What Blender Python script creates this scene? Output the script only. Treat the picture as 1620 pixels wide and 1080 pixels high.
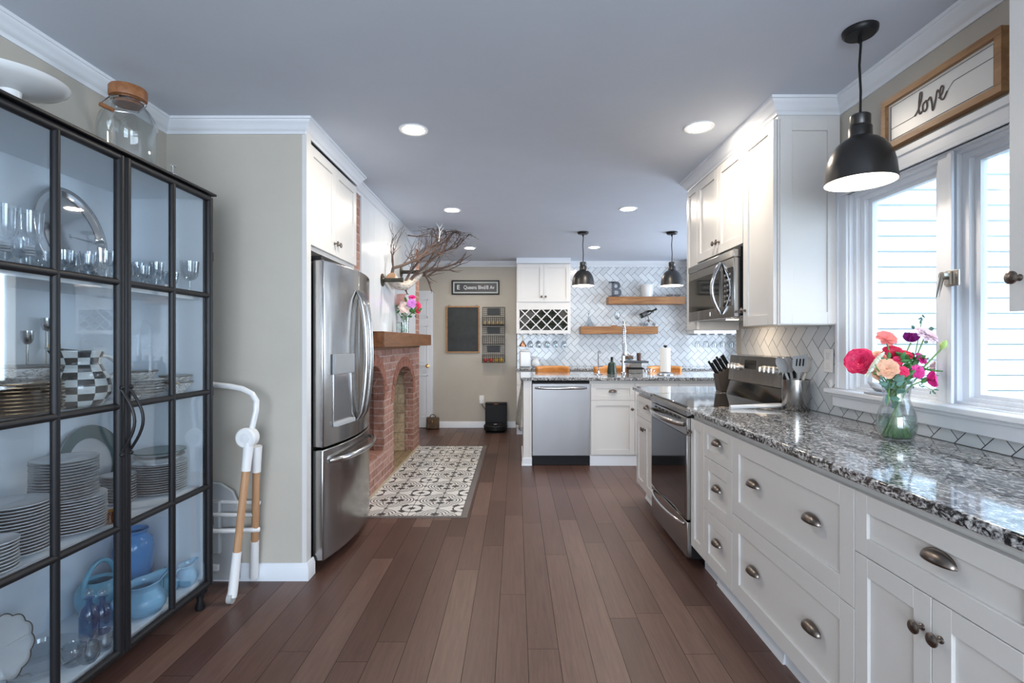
import bpy, math, random
from mathutils import Vector, Matrix
R = random.Random(7)
PI = math.pi
S = bpy.context.scene
C = S.collection
for _o in list(bpy.data.objects): bpy.data.objects.remove(_o)

# ------------------------------------------------------------------ camera, world, daylight, exposure
EYE = 1.31
cam = bpy.data.cameras.new('camera'); cam_o = bpy.data.objects.new('camera', cam); C.objects.link(cam_o)
cam.sensor_width = 36; cam.lens = 800/1620*36; cam.shift_x = -6/1620; cam.clip_start = .02; cam.clip_end = 200
cam_o.location = (0, 0, EYE); cam_o.rotation_euler = (PI/2, 0, 0)
S.camera = cam_o
S.view_settings.view_transform = 'Standard'; S.view_settings.look = 'None'
S.view_settings.gamma = 1; S.view_settings.exposure = 0.62; S.view_settings.use_curve_mapping = False
S.cycles.transparent_max_bounces = 32; S.cycles.max_bounces = 10; S.cycles.glossy_bounces = 6
S.cycles.sample_clamp_indirect = 6
w = bpy.data.worlds.new('sky'); S.world = w; w.use_nodes = True
wb = w.node_tree.nodes['Background']; wb.inputs[0].default_value = (.62, .80, 1.0, 1); wb.inputs[1].default_value = 3.2

def area(name, loc, rot, sx, sy, power, col):
    l = bpy.data.lights.new(name, 'AREA'); l.shape = 'RECTANGLE'; l.size = sx; l.size_y = sy; l.energy = power; l.color = col
    o = bpy.data.objects.new(name, l); C.objects.link(o); o.location = loc; o.rotation_euler = rot
    return o
area('daylight_rear_window', (-.2, -3.35, 1.35), (PI/2, 0, 0), 3.2, 1.9, 95, (.86, .92, 1))
area('daylight_side_window', (1.95, -1.2, 1.45), (0, PI/2, 0), 1.5, 2.2, 55, (.72, .85, 1))
area('daylight_dining_window', (3.75, 5.6, 1.5), (0, PI/2, 0), 1.5, 2.2, 50, (.80, .88, 1))

# ------------------------------------------------------------------ mesh builder
class MB:
    def __init__(s): s.v = []; s.f = []; s.T = None
    def add(s, vs, fs):
        b = len(s.v)
        if s.T is not None: vs = [s.T @ Vector(p) for p in vs]
        s.v += [tuple(p) for p in vs]; s.f += [tuple(b+i for i in f) for f in fs]
        return s
    def box(s, x0, x1, y0, y1, z0, z1):
        if x0 > x1: x0, x1 = x1, x0
        if y0 > y1: y0, y1 = y1, y0
        if z0 > z1: z0, z1 = z1, z0
        return s.add([(x0,y0,z0),(x1,y0,z0),(x1,y1,z0),(x0,y1,z0),(x0,y0,z1),(x1,y0,z1),(x1,y1,z1),(x0,y1,z1)],
              [(0,3,2,1),(4,5,6,7),(0,1,5,4),(1,2,6,5),(2,3,7,6),(3,0,4,7)])
    def lathe(s, prof, c=(0,0,0), axis='Z', seg=24, cap=True):
        vs = []; fs = []; n = len(prof); c = Vector(c)
        for (r, h) in prof:
            for k in range(seg):
                a = 2*PI*k/seg; x, y = r*math.cos(a), r*math.sin(a)
                if axis == 'Z': p = (x, y, h)
                elif axis == 'X': p = (h, x, y)
                elif axis == '-X': p = (-h, y, x)
                elif axis == 'Y': p = (y, h, x)
                else: p = (x, -h, y)
                vs.append(c + Vector(p))
        for i in range(n-1):
            for k in range(seg):
                k2 = (k+1) % seg
                fs.append((i*seg+k, i*seg+k2, (i+1)*seg+k2, (i+1)*seg+k))
        if cap:
            if prof[0][0] > 1e-5: fs.append(tuple(reversed(range(seg))))
            if prof[-1][0] > 1e-5: fs.append(tuple(range((n-1)*seg, n*seg)))
        return s.add(vs, fs)
    def cyl(s, r, h0, h1, c=(0,0,0), axis='Z', seg=20): return s.lathe([(r,h0),(r,h1)], c, axis, seg)
    def tube(s, pts, rad, seg=8):
        pts = [Vector(p) for p in pts]; n = len(pts)
        if not isinstance(rad, (list, tuple)): rad = [rad]*n
        vs = []; fs = []; prev = None
        for i, p in enumerate(pts):
            t = (pts[min(i+1,n-1)] - pts[max(i-1,0)]).normalized()
            if prev is None:
                a = Vector((0,0,1)) if abs(t.z) < .9 else Vector((1,0,0)); u = t.cross(a).normalized()
            else: u = (prev - t*prev.dot(t)).normalized()
            prev = u; q = t.cross(u)
            for k in range(seg):
                an = 2*PI*k/seg; vs.append(p + (u*math.cos(an) + q*math.sin(an))*rad[i])
        for i in range(n-1):
            for k in range(seg):
                k2 = (k+1) % seg; fs.append((i*seg+k, i*seg+k2, (i+1)*seg+k2, (i+1)*seg+k))
        fs.append(tuple(reversed(range(seg)))); fs.append(tuple(range((n-1)*seg, n*seg)))
        return s.add(vs, fs)
    def ball(s, r, c, sc=(1,1,1), seg=14, rings=8):
        prof = [(r*math.sin(PI*i/rings), -r*math.cos(PI*i/rings)) for i in range(rings+1)]
        vs = []; fs = []
        for (a, h) in prof:
            for k in range(seg):
                t = 2*PI*k/seg; vs.append((c[0]+a*math.cos(t)*sc[0], c[1]+a*math.sin(t)*sc[1], c[2]+h*sc[2]))
        for i in range(rings):
            for k in range(seg):
                k2 = (k+1) % seg; fs.append((i*seg+k, i*seg+k2, (i+1)*seg+k2, (i+1)*seg+k))
        return s.add(vs, fs)
    def grid(s, fn, nu, nv):
        vs = [fn(i/nu, j/nv) for i in range(nu+1) for j in range(nv+1)]
        return s.add(vs, [(i*(nv+1)+j, (i+1)*(nv+1)+j, (i+1)*(nv+1)+j+1, i*(nv+1)+j+1) for i in range(nu) for j in range(nv)])
    def sweep(s, path, prof, closed=False):
        """path: list of (x,y); prof: closed list of (out, z) ; out is to the left of travel"""
        n = len(path); P = [Vector(p) for p in path]; offs = []
        for i in range(n):
            def nrm(a, b):
                d = (b-a).normalized(); return Vector((-d.y, d.x))
            ns = []
            if closed or i > 0: ns.append(nrm(P[i-1], P[i]))
            if closed or i < n-1: ns.append(nrm(P[i], P[(i+1) % n]))
            if len(ns) == 1: offs.append(ns[0])
            else:
                m = (ns[0]+ns[1]); m = m.normalized(); offs.append(m/max(.2, m.dot(ns[0])))
        k = len(prof); vs = []
        for i in range(n):
            for (o, z) in prof: vs.append((P[i].x+offs[i].x*o, P[i].y+offs[i].y*o, z))
        fs = []
        for i in range(n if closed else n-1):
            j = (i+1) % n
            for a in range(k):
                b = (a+1) % k; fs.append((i*k+a, j*k+a, j*k+b, i*k+b))
        if not closed: fs.append(tuple(range(k))); fs.append(tuple(reversed(range((n-1)*k, n*k))))
        return s.add(vs, fs)
    def prism(s, poly, axis, a0, a1):
        """poly 2D extruded along axis; X: poly=(y,z); Y: poly=(x,z); Z: poly=(x,y)"""
        n = len(poly)
        def pt(p, a):
            return (a, p[0], p[1]) if axis == 'X' else (p[0], a, p[1]) if axis == 'Y' else (p[0], p[1], a)
        vs = [pt(p, a0) for p in poly] + [pt(p, a1) for p in poly]
        fs = [tuple(range(n)), tuple(reversed(range(n, 2*n)))] + [(i, (i+1) % n, n+(i+1) % n, n+i) for i in range(n)]
        return s.add(vs, fs)

def wloc(o):
    l = Vector((0,0,0))
    while o is not None: l += Vector(o.location); o = o.parent
    return l
def obj(name, m, mat, parent=None, loc=None, bevel=0, solid=0, sub=0, label=None):
    base = wloc(parent) if parent else Vector(loc or (0,0,0))
    me = bpy.data.meshes.new(name)
    me.from_pydata([(p[0]-base.x, p[1]-base.y, p[2]-base.z) for p in m.v], [], m.f)
    me.materials.append(mat)
    import bmesh
    b = bmesh.new(); b.from_mesh(me); bmesh.ops.recalc_face_normals(b, faces=b.faces); b.to_mesh(me); b.free()
    for p in me.polygons: p.use_smooth = True
    me.set_sharp_from_angle(angle=math.radians(38))
    o = bpy.data.objects.new(name, me); C.objects.link(o)
    if parent: o.parent = parent
    else: o.location = base
    if solid:
        md = o.modifiers.new('solid', 'SOLIDIFY'); md.thickness = solid; md.offset = 0
    if bevel:
        md = o.modifiers.new('bevel', 'BEVEL'); md.width = bevel; md.segments = 2; md.limit_method = 'ANGLE'; md.angle_limit = math.radians(50)
    if sub:
        md = o.modifiers.new('sub', 'SUBSURF'); md.levels = sub; md.render_levels = sub
    if label: o['label'] = label
    return o
def tag(o, label, cat, group=None):
    o['label'] = label; o['category'] = cat
    if group: o['group'] = group
    return o
def thing(name, label, cat, loc=(0,0,0), group=None, rz=0):
    o = bpy.data.objects.new(name, None); C.objects.link(o); o.empty_display_size = .05
    o.location = loc; o.rotation_euler = (0,0,rz)
    return tag(o, label, cat, group)
def struct(name, m, mat, parent=None, bevel=0):
    o = obj(name, m, mat, parent, bevel=bevel)
    if not parent: o['kind'] = 'structure'
    return o
def dup(root, loc, rz=0, label=None, group=None, scale=None):
    r = root.copy(); C.objects.link(r); r.location = loc; r.rotation_euler = (0,0,rz)
    if label: r['label'] = label
    if group: r['group'] = group
    if scale: r.scale = (scale,)*3
    for ch in list(root.children):
        c = ch.copy(); C.objects.link(c); c.parent = r
        for g in list(ch.children):
            d = g.copy(); C.objects.link(d); d.parent = c
    return r

# ------------------------------------------------------------------ materials
def mat(name, col=(.8,.8,.8), rough=.5, metal=0, emit=None, es=0, coat=0, spec=None, trans=0, aniso=0):
    m = bpy.data.materials.new(name); m.use_nodes = True; b = m.node_tree.nodes['Principled BSDF']
    b.inputs['Base Color'].default_value = (*col, 1); b.inputs['Roughness'].default_value = rough; b.inputs['Metallic'].default_value = metal
    if emit: b.inputs['Emission Color'].default_value = (*emit, 1); b.inputs['Emission Strength'].default_value = es
    if coat: b.inputs['Coat Weight'].default_value = coat; b.inputs['Coat Roughness'].default_value = .05
    if spec is not None: b.inputs['Specular IOR Level'].default_value = spec
    if trans: b.inputs['Transmission Weight'].default_value = trans
    if aniso: b.inputs['Anisotropic'].default_value = aniso
    return m
class N:
    def __init__(s, m): s.m = m; s.t = m.node_tree; s.b = s.t.nodes['Principled BSDF']
    def n(s, typ, **kw):
        x = s.t.nodes.new(typ)
        for k, v in kw.items(): setattr(x, k, v)
        return x
    def L(s, a, b): s.t.links.new(a, b)
    def v(s, x, sock):
        if isinstance(x, (int, float)): sock.default_value = x
        elif isinstance(x, (tuple, list)): sock.default_value = x
        else: s.L(x, sock)
    def M(s, op, a, b=None, c=None):
        x = s.n('ShaderNodeMath', operation=op); s.v(a, x.inputs[0])
        if b is not None: s.v(b, x.inputs[1])
        if c is not None: s.v(c, x.inputs[2])
        return x.outputs[0]
    def coord(s):
        return s.n('ShaderNodeNewGeometry').outputs['Position']
    def ocoord(s): return s.n('ShaderNodeTexCoord').outputs['Object']
    def sep(s, v):
        x = s.n('ShaderNodeSeparateXYZ'); s.L(v, x.inputs[0]); return x.outputs
    def comb(s, x, y, z):
        c = s.n('ShaderNodeCombineXYZ'); s.v(x, c.inputs[0]); s.v(y, c.inputs[1]); s.v(z, c.inputs[2]); return c.outputs[0]
    def mapv(s, v, scale=(1,1,1), loc=(0,0,0)):
        x = s.n('ShaderNodeMapping'); s.L(v, x.inputs[0]); x.inputs['Scale'].default_value = scale; x.inputs['Location'].default_value = loc; return x.outputs[0]
    def noise(s, v, scale, detail=4, rough=.6, dist=0):
        x = s.n('ShaderNodeTexNoise'); s.L(v, x.inputs['Vector']); x.inputs['Scale'].default_value = scale
        x.inputs['Detail'].default_value = detail; x.inputs['Roughness'].default_value = rough; x.inputs['Distortion'].default_value = dist; return x.outputs[0]
    def ramp(s, f, stops, interp='LINEAR'):
        x = s.n('ShaderNodeValToRGB'); s.L(f, x.inputs[0]); r = x.color_ramp; r.interpolation = interp
        while len(r.elements) < len(stops): r.elements.new(.5)
        for e, (p, c) in zip(r.elements, stops): e.position = p; e.color = (*c, 1)
        return x.outputs[0]
    def mix(s, f, a, b, bt='MIX'):
        x = s.n('ShaderNodeMix', data_type='RGBA', blend_type=bt); s.v(f, x.inputs[0])
        s.v(a if not isinstance(a, tuple) else (*a, 1), x.inputs[6]); s.v(b if not isinstance(b, tuple) else (*b, 1), x.inputs[7]); return x.outputs[2]
    def bump(s, h, strength=.3, dist=.01):
        x = s.n('ShaderNodeBump'); s.L(h, x.inputs['Height']); x.inputs['Strength'].default_value = strength; x.inputs['Distance'].default_value = dist
        s.L(x.outputs[0], s.b.inputs['Normal'])
    def col(s, c): s.L(c, s.b.inputs['Base Color'])

def plain(name, col, rough, amt=.04, scale=3, **kw):
    m = mat(name, col, rough, **kw); n = N(m)
    f = n.noise(n.coord(), scale, 5)
    n.col(n.ramp(f, [(.3, tuple(c*(1-amt) for c in col)), (.7, tuple(min(1, c*(1+amt)) for c in col))]))
    return m
m_wall = plain('wall_paint_greige', (.50, .465, .405), .75)
m_ceil = plain('ceiling_paint', (.60,.65,.74), .8, .02)
m_trim = plain('trim_white_paint', (.76, .79, .84), .35, .015)
m_cab = plain('cabinet_white_paint', (.70, .685, .665), .32, .015)
m_gap = mat('cabinet_reveal_dark', (.25,.24,.22), .6)
m_panel = plain('gloss_white_panel', (.74, .77, .80), .16, .02)
m_black = mat('black_painted_metal', (.012,.012,.014), .38, spec=.28)
m_shade = mat('satin_gunmetal', (.075,.073,.072), .33, .85)
m_bronze = mat('aged_pewter', (.20,.17,.15), .3, 1)
m_nickel = mat('brushed_nickel', (.45,.42,.38), .28, 1)
m_chrome = mat('chrome', (.58,.59,.61), .16, 1)
m_dark = mat('dark_plastic', (.008,.008,.009), .5, spec=.25)
m_blackglass = mat('black_glass', (.01,.01,.011), .06, coat=.5)
m_whitepl = mat('white_plastic', (.78,.78,.78), .35)
m_greypl = plain('grey_plastic', (.42,.43,.44), .45)
m_cavity = mat('cabinet_inner_white', (.86,.90,.94), .5)
m_light = mat('lamp_diffuser', (1,1,1), .5, emit=(1,.88,.72), es=200)
m_bulb = mat('bulb_glow', (1,1,1), .5, emit=(1,.87,.72), es=110)
m_innershade = mat('shade_inner_white', (.9,.88,.84), .5)
m_porc = plain('white_porcelain', (.72,.73,.74), .17, .02)
m_gold = mat('gold_rim', (.75,.52,.22), .25, 1)
m_green = mat('leaf_green', (.06,.22,.06), .5)
m_sage = mat('eucalyptus_leaf', (.12,.25,.20), .55)
m_stem = mat('flower_stem', (.16,.32,.09), .5)

def steel(name, col=(.52,.50,.48), rough=.24, axis=(60,60,1)):
    m = mat(name, col, rough, 1); n = N(m)
    f = n.noise(n.mapv(n.coord(), axis), 4, 3)
    n.L(n.M('ADD', n.M('MULTIPLY', f, .10), rough-.05), n.b.inputs['Roughness'])
    f2 = n.noise(n.mapv(n.coord(), (3,3,.7)), 2, 2); n.bump(f2, .10, .03)
    return m
m_steel = steel('stainless_steel', (.38,.37,.36), rough=.2)
m_steel_dw = steel('brushed_steel_horizontal', (.30,.295,.30), .40, (1,1,60))

def glass(name, tint=(1,1,1), refl=1.0, base=.0):
    m = bpy.data.materials.new(name); m.use_nodes = True; t = m.node_tree; t.nodes.clear()
    out = t.nodes.new('ShaderNodeOutputMaterial'); mx = t.nodes.new('ShaderNodeMixShader')
    tr = t.nodes.new('ShaderNodeBsdfTransparent'); gl = t.nodes.new('ShaderNodeBsdfGlossy'); lw = t.nodes.new('ShaderNodeLayerWeight'); lw.inputs[0].default_value = .5; pw = t.nodes.new('ShaderNodeMath'); pw.operation = 'POWER'; pw.inputs[1].default_value = 4.5; sc = t.nodes.new('ShaderNodeMath'); sc.operation = 'MULTIPLY_ADD'; sc.inputs[1].default_value = .93; sc.inputs[2].default_value = .045
    tr.inputs[0].default_value = (*tint, 1); gl.inputs['Roughness'].default_value = .02; t.links.new(lw.outputs['Facing'], pw.inputs[0]); t.links.new(pw.outputs[0], sc.inputs[0])
    mul = t.nodes.new('ShaderNodeMath'); mul.operation = 'MULTIPLY_ADD'; mul.inputs[1].default_value = refl; mul.inputs[2].default_value = base
    mul.use_clamp = True; t.links.new(sc.outputs[0], mul.inputs[0]); t.links.new(mul.outputs[0], mx.inputs[0])
    t.links.new(tr.outputs[0], mx.inputs[1]); t.links.new(gl.outputs[0], mx.inputs[2]); t.links.new(mx.outputs[0], out.inputs[0])
    return m
m_pane = glass('window_glass', (.97,.99,1), 1)
m_cabpane = glass('cabinet_glass', (.93,.96,.98), 1.1, .02)
m_glass = glass('clear_glassware', (.94,.96,.97), 1.6, .03)
m_crystal = glass('cut_crystal', (.90,.93,.95), 1.9, .10)
m_blueglass = glass('blue_glass', (.30,.58,.78), 1.5, .05)
m_water = glass('water', (.80,.90,.84), 1.2, .04)
m_smoke = glass('smoked_glass', (.35,.35,.38), 2, .1)

def wood(name, c1, c2, axis=(1,12,12), scale=3, rough=.4, coat=0):
    m = mat(name, c1, rough, coat=coat); n = N(m)
    f = n.noise(n.mapv(n.coord(), axis), scale, 6, .65, .6)
    n.col(n.ramp(f, [(.3, c1), (.7, c2)])); n.bump(f, .15, .004)
    return m
m_mantel = wood('mantel_walnut', (.10,.035,.013), (.28,.125,.05), (9,1,9), 3, .4)
m_shelfwood = wood('honey_pine', (.17,.065,.02), (.42,.20,.07), (1,9,12), 3, .45)
m_frameoak = wood('oak_frame', (.27,.13,.055), (.46,.26,.12), (9,1,9), 4, .5)
m_lightwood = wood('light_beech', (.42,.22,.11), (.56,.33,.18), (12,12,1), 3, .4)
m_cork = wood('cork_lid', (.20,.07,.025), (.38,.16,.06), (8,8,8), 5, .5)

# floor planks
m_floor = mat('floor_dark_hardwood', (.1,.05,.04), .3); n = N(m_floor)
g = n.n('ShaderNodeNewGeometry')
isl = n.ramp(g.outputs['Random Per Island'], [(0, (.070,.033,.025)), (.35, (.096,.049,.038)), (.7, (.122,.069,.054)), (1, (.150,.090,.071))])
off = n.comb(n.M('MULTIPLY', g.outputs['Random Per Island'], 37.0), 0, 0)
va = n.n('ShaderNodeVectorMath', operation='ADD'); n.L(n.mapv(g.outputs['Position'], (30, 1.6, 1)), va.inputs[0]); n.L(off, va.inputs[1])
gr = n.noise(va.outputs[0], 2.2, 7, .68, .4)
n.col(n.mix(n.ramp(gr, [(.3, (0,0,0)), (.75, (1,1,1))]), n.mix(1.0, isl, (.70,.66,.64), 'MULTIPLY'), n.mix(1.0, isl, (1.25,1.22,1.2), 'MULTIPLY')))
n.L(n.M('ADD', n.M('MULTIPLY', gr, .16), .30), n.b.inputs['Roughness']); n.bump(gr, .12, .003)

# granite
m_granite = mat('granite_speckled', (.3,.3,.3), .07, coat=.35); n = N(m_granite)
p = n.mapv(n.coord(), (1.35, .8, 1.2))
a = n.noise(p, 42, 5, .66, 1.4); b2 = n.noise(n.mapv(n.coord(), (1.2,.7,1), (5,3,2)), 105, 3, .6, .5)
f = n.M('ADD', n.M('MULTIPLY', a, .66), n.M('MULTIPLY', b2, .34))
n.col(n.ramp(f, [(.41, (.010,.010,.012)), (.465, (.04,.04,.042)), (.50, (.20,.20,.205)), (.545, (.46,.465,.47)), (.61, (.74,.74,.74))]))

# brick
def brickmat(name, c1, c2, mortar, bw=.21, rh=.069, bumpd=.006, horiz=False):
    m = mat(name, c1, .85); n = N(m)
    x = n.sep(n.coord())
    v = n.comb(n.M('ADD', x[0], x[1]), x[2], 0) if not horiz else n.comb(x[1], x[0], 0)
    t = n.n('ShaderNodeTexBrick'); n.L(v, t.inputs['Vector'])
    t.inputs['Color1'].default_value = (*c1,1); t.inputs['Color2'].default_value = (*c2,1); t.inputs['Mortar'].default_value = (*mortar,1)
    t.inputs['Scale'].default_value = 1; t.inputs['Mortar Size'].default_value = .006; t.inputs['Mortar Smooth'].default_value = .15
    t.inputs['Brick Width'].default_value = bw; t.inputs['Row Height'].default_value = rh; t.inputs['Bias'].default_value = -.1
    nz = n.noise(n.coord(), 30, 5)
    n.col(n.mix(.35, t.outputs['Color'], n.ramp(nz, [(.3, tuple(c*.5 for c in c1)), (.7, tuple(min(1,c*1.5) for c in c2))])))
    n.bump(n.M('SUBTRACT', n.M('MULTIPLY', nz, .3), t.outputs['Fac']), .7, bumpd)
    return m
m_brick = brickmat('red_brick', (.23,.10,.072), (.42,.24,.19), (.50,.40,.36))
m_firebrick = brickmat('tan_firebrick', (.40,.30,.19), (.50,.39,.26), (.26,.20,.14), .23, .115)
m_vouss = plain('arch_brick', (.30,.125,.085), .85, .4, 14)
m_mortar = plain('mortar', (.50,.41,.37), .9, .1, 20)

# hearth encaustic tile
m_hearth = mat('hearth_patterned_tile', (.7,.7,.7), .35); n = N(m_hearth)
x = n.sep(n.coord()); per = .405
def cell(s, off): return n.M('SUBTRACT', n.M('FRACT', n.M('DIVIDE', n.M('ADD', s, off), per)), .5)
ca = cell(x[0], 1.22+8*per); cb = cell(x[1], 0.09)
aa = n.M('ABSOLUTE', ca); ab = n.M('ABSOLUTE', cb)
def dist(px, py, u=aa, v2=ab): 
    return n.M('SQRT', n.M('ADD', n.M('POWER', n.M('SUBTRACT', u, px), 2), n.M('POWER', n.M('SUBTRACT', v2, py), 2)))
d = n.M('MINIMUM', dist(.17, 0), dist(0, .17))
ring = n.M('MULTIPLY', n.M('GREATER_THAN', n.M('SINE', n.M('MULTIPLY', d, 2*PI/.062)), .42), n.M('GREATER_THAN', d, .085))
ring = n.M('MULTIPLY', ring, n.M('LESS_THAN', d, .29))
def star(px, py, c):
    dx = n.M('ABSOLUTE', n.M('SUBTRACT', aa, px)); dy = n.M('ABSOLUTE', n.M('SUBTRACT', ab, py))
    s1 = n.M('LESS_THAN', n.M('ADD', n.M('POWER', dx, .55), n.M('POWER', dy, .55)), c)
    e = n.M('ABSOLUTE', n.M('SUBTRACT', dx, dy)); g2 = n.M('ADD', dx, dy)
    s2 = n.M('LESS_THAN', n.M('ADD', n.M('POWER', e, .55), n.M('POWER', g2, .55)), c*1.1)
    return n.M('MAXIMUM', s1, s2)
pat = ring
for (px, py, c) in ((.17,0,.36),(0,.17,.36),(0,0,.24),(.5,.5,.32),(.5,0,.26),(0,.5,.24),(.32,.36,.28),(.36,.32,.28)): pat = n.M('MAXIMUM', pat, star(px, py, c))
pat = n.M('MAXIMUM', pat, n.M('MULTIPLY', n.M('LESS_THAN', n.M('ABSOLUTE', n.M('SUBTRACT', dist(.5,.5), .20)), .016), 1))
pat = n.M('MAXIMUM', pat, n.M('LESS_THAN', aa, .006))
pat = n.M('MAXIMUM', pat, n.M('GREATER_THAN', aa, .494))
n.col(n.mix(pat, (.70,.70,.68), (.055,.055,.06)))

# ---- tiles
m_tile = mat('white_glazed_tile', (.72,.75,.77), .12, coat=.2); n = N(m_tile)
g = n.n('ShaderNodeNewGeometry')
n.col(n.ramp(g.outputs['Random Per Island'], [(0, (.58,.61,.64)), (1, (.70,.73,.76))]))
m_grout = mat('dark_grey_grout', (.055,.055,.06), .9)
m_leather = plain('tan_leather', (.60,.25,.065), .4, .25, 9)
m_marble = mat('marbled_china', (.8,.8,.8), .12); n = N(m_marble)
f = n.noise(n.mapv(n.coord(), (1,1,2.4)), 14, 4, .6, 2.5)
n.col(n.ramp(f, [(.40, (.78,.78,.76)), (.49, (.74,.73,.70)), (.525, (.07,.055,.04)), (.56, (.75,.74,.72)), (.7, (.8,.8,.8))]))
m_siding = plain('white_vinyl_siding', (.86,.90,.93), .5, .02)
# ------------------------------------------------------------------ room shell
XW, XR, YB, ZC = -1.92, 1.635, 7.70, 2.527
XCOL, YCOL = -1.175, 2.78
# floor: individually laid planks with hairline gaps
m = MB(); r = random.Random(3); yrow = -2.0; xx = -2.05
while xx < 3.75:
    y = -3.2 - r.random()*1.2
    while y < 7.8:
        L = r.choice([.9, 1.2, 1.5, 1.83]); a, b = max(y, -3.25), min(y+L, 7.8)
        if b > a: m.add([(xx+.0011, a+.001, 0), (xx+.1302, a+.001, 0), (xx+.1302, b-.001, 0), (xx+.0011, b-.001, 0)], [(0,1,2,3)])
        y += L
    xx += .1313
fl = struct('floor', m, m_floor)
m = MB().box(-2.1, 3.8, -3.3, 7.9, -.06, -.0015); struct('subfloor', m, mat('floor_gap_dark', (.012,.008,.007), .9), fl)
m = MB().box(-2.1, 1.78, -3.3, 7.9, ZC, ZC+.1).box(1.78, 3.8, 3.66, 7.9, ZC, ZC+.1); struct('ceiling', m, m_ceil)
struct('wall_left', MB().box(XW-.12, XW, -3.3, 7.82, 0, ZC), m_wall)
struct('wall_column', MB().box(XW, XCOL, YCOL, YCOL+.06, 0, ZC), m_wall)
wb_ = struct('wall_back', MB().box(XW-.12, 3.72, YB, YB+.12, 0, ZC), m_wall)
m = MB().box(XR, XR+.12, -3.3, -2.2, 0, ZC).box(XR, XR+.12, -2.2, -.2, 0, .8).box(XR, XR+.12, -2.2, -.2, 2.1, ZC).box(XR, XR+.12, -.2, 1.41, 0, ZC)
m.box(XR, XR+.12, 1.41, 2.47, 0, 1.07).box(XR, XR+.12, 1.41, 2.47, 2.04, ZC).box(XR, XR+.12, 2.47, 3.66, 0, ZC)
wr = struct('wall_right', m, m_wall)
struct('wall_dining_side', MB().box(XR, 3.72, 3.66, 3.75, 0, ZC), m_wall)
m = MB().box(3.6, 3.72, 3.75, 4.5, 0, ZC).box(3.6, 3.72, 6.7, 7.7, 0, ZC).box(3.6, 3.72, 4.5, 6.7, 0, .8).box(3.6, 3.72, 4.5, 6.7, 2.2, ZC)
struct('wall_dining_right', m, m_wall)
m = MB().box(-2.04, -1.8, -3.3, -3.2, 0, ZC).box(1.4, 1.76, -3.3, -3.2, 0, ZC).box(-1.8, 1.4, -3.3, -3.2, 0, .4).box(-1.8, 1.4, -3.3, -3.2, 2.3, ZC).box(-.24,-.16,-3.28,-3.22,.4,2.3)
struct('wall_rear', m, m_wall)

# crown moulding (mitred sweep) and baseboards
CP = [(0,ZC-.079),(.007,ZC-.079),(.010,ZC-.066),(.014,ZC-.062),(.020,ZC-.058),(.026,ZC-.045),(.036,ZC-.030),(.046,ZC-.020),(.047,ZC-.014),(.053,ZC-.012),(.056,ZC),(0,ZC)]
m = MB().sweep([(XR,-3.2),(XR,2.547),(1.318,2.547),(1.318,3.85),(1.66,3.85)], CP)
struct('trim_1', m, m_trim)
m = MB().sweep([(XR,3.75),(3.6,3.75),(3.6,YB),(XW,YB),(XW,6.38),(-1.222,6.38),(-1.222,3.70),(-1.162,3.70),(-1.162,YCOL),(XW,YCOL),(XW,-3.2)], CP)
struct('trim_2', m, m_trim)
BP = [(0,0),(.016,0),(.016,.068),(.012,.074),(.010,.086),(.004,.094),(0,.094)]
m = MB().sweep([(-1.145, 2.95),(-1.145,YCOL),(-1.63,YCOL)], BP); m = MB().sweep([(-1.150,2.86),(-1.150,YCOL),(XW,YCOL),(XW,2.53)], BP)
struct('baseboard_column', m, m_trim)
struct('baseboard_back', MB().sweep([(0.0,YB),(-1.24,YB)], BP), m_trim)
struct('baseboard_left', MB().sweep([(XW,1.35),(XW,-3.2)], BP), m_trim)
# white filler post closing the refrigerator bay
struct('trim_3', MB().box(XCOL, -1.150, YCOL, 2.84, 0, ZC-.01), m_cab)

# ---- herringbone tiling
def clip(poly, x0, x1, y0, y1):
    for (ax, lim, sg) in ((0,x0,1),(0,x1,-1),(1,y0,1),(1,y1,-1)):
        out = []
        for i in range(len(poly)):
            a, b = poly[i-1], poly[i]; da, db = (a[ax]-lim)*sg, (b[ax]-lim)*sg
            if da >= 0: out.append(a) if False else None
            if (da >= 0) != (db >= 0):
                t = da/(da-db); out.append((a[0]+(b[0]-a[0])*t, a[1]+(b[1]-a[1])*t))
            if db >= 0: out.append(b)
        poly = out
        if len(poly) < 3: return []
    return poly
def area2(p): return abs(sum(p[i-1][0]*p[i][1]-p[i][0]*p[i-1][1] for i in range(len(p))))/2
def herring(m, rects, fn, W=.0762, ox=0, oz=0, mirror=False):
    X0 = min(r_[0] for r_ in rects); X1 = max(r_[1] for r_ in rects); Z0 = min(r_[2] for r_ in rects); Z1 = max(r_[3] for r_ in rects)
    g = .0020; c = math.sqrt(.5); K = int((max(X1-X0, Z1-Z0)+.5)/W)+6
    for i in range(-K, K):
        for j in range(-K//2, K//2):
            bx, by = i+4*j, i
            for (x, y, w, h) in ((bx, by, 2, 1), (bx+3, by, 1, 2)):
                q = [(x*W+g, y*W+g), ((x+w)*W-g, y*W+g), ((x+w)*W-g, (y+h)*W-g), (x*W+g, (y+h)*W-g)]
                q = [((a+b)*c, (a-b)*c) for a, b in q]
                if mirror: q = [(-a, b) for a, b in q]
                q = [(a+ox, b+oz) for a, b in q]
                if max(a for a, _ in q) < X0 or min(a for a, _ in q) > X1 or max(b for _, b in q) < Z0 or min(b for _, b in q) > Z1: continue
                for (x0, x1, z0, z1) in rects:
                    p = clip(q, x0, x1, z0, z1)
                    if len(p) >= 3 and area2(p) > 4e-5:
                        k = len(p); vs = [fn(a, b, .0032) for a, b in p]+[fn(a, b, .001) for a, b in p]
                        m.add(vs, [tuple(range(k))]+[(t, (t+1) % k, k+(t+1) % k, k+t) for t in range(k)])
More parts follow.
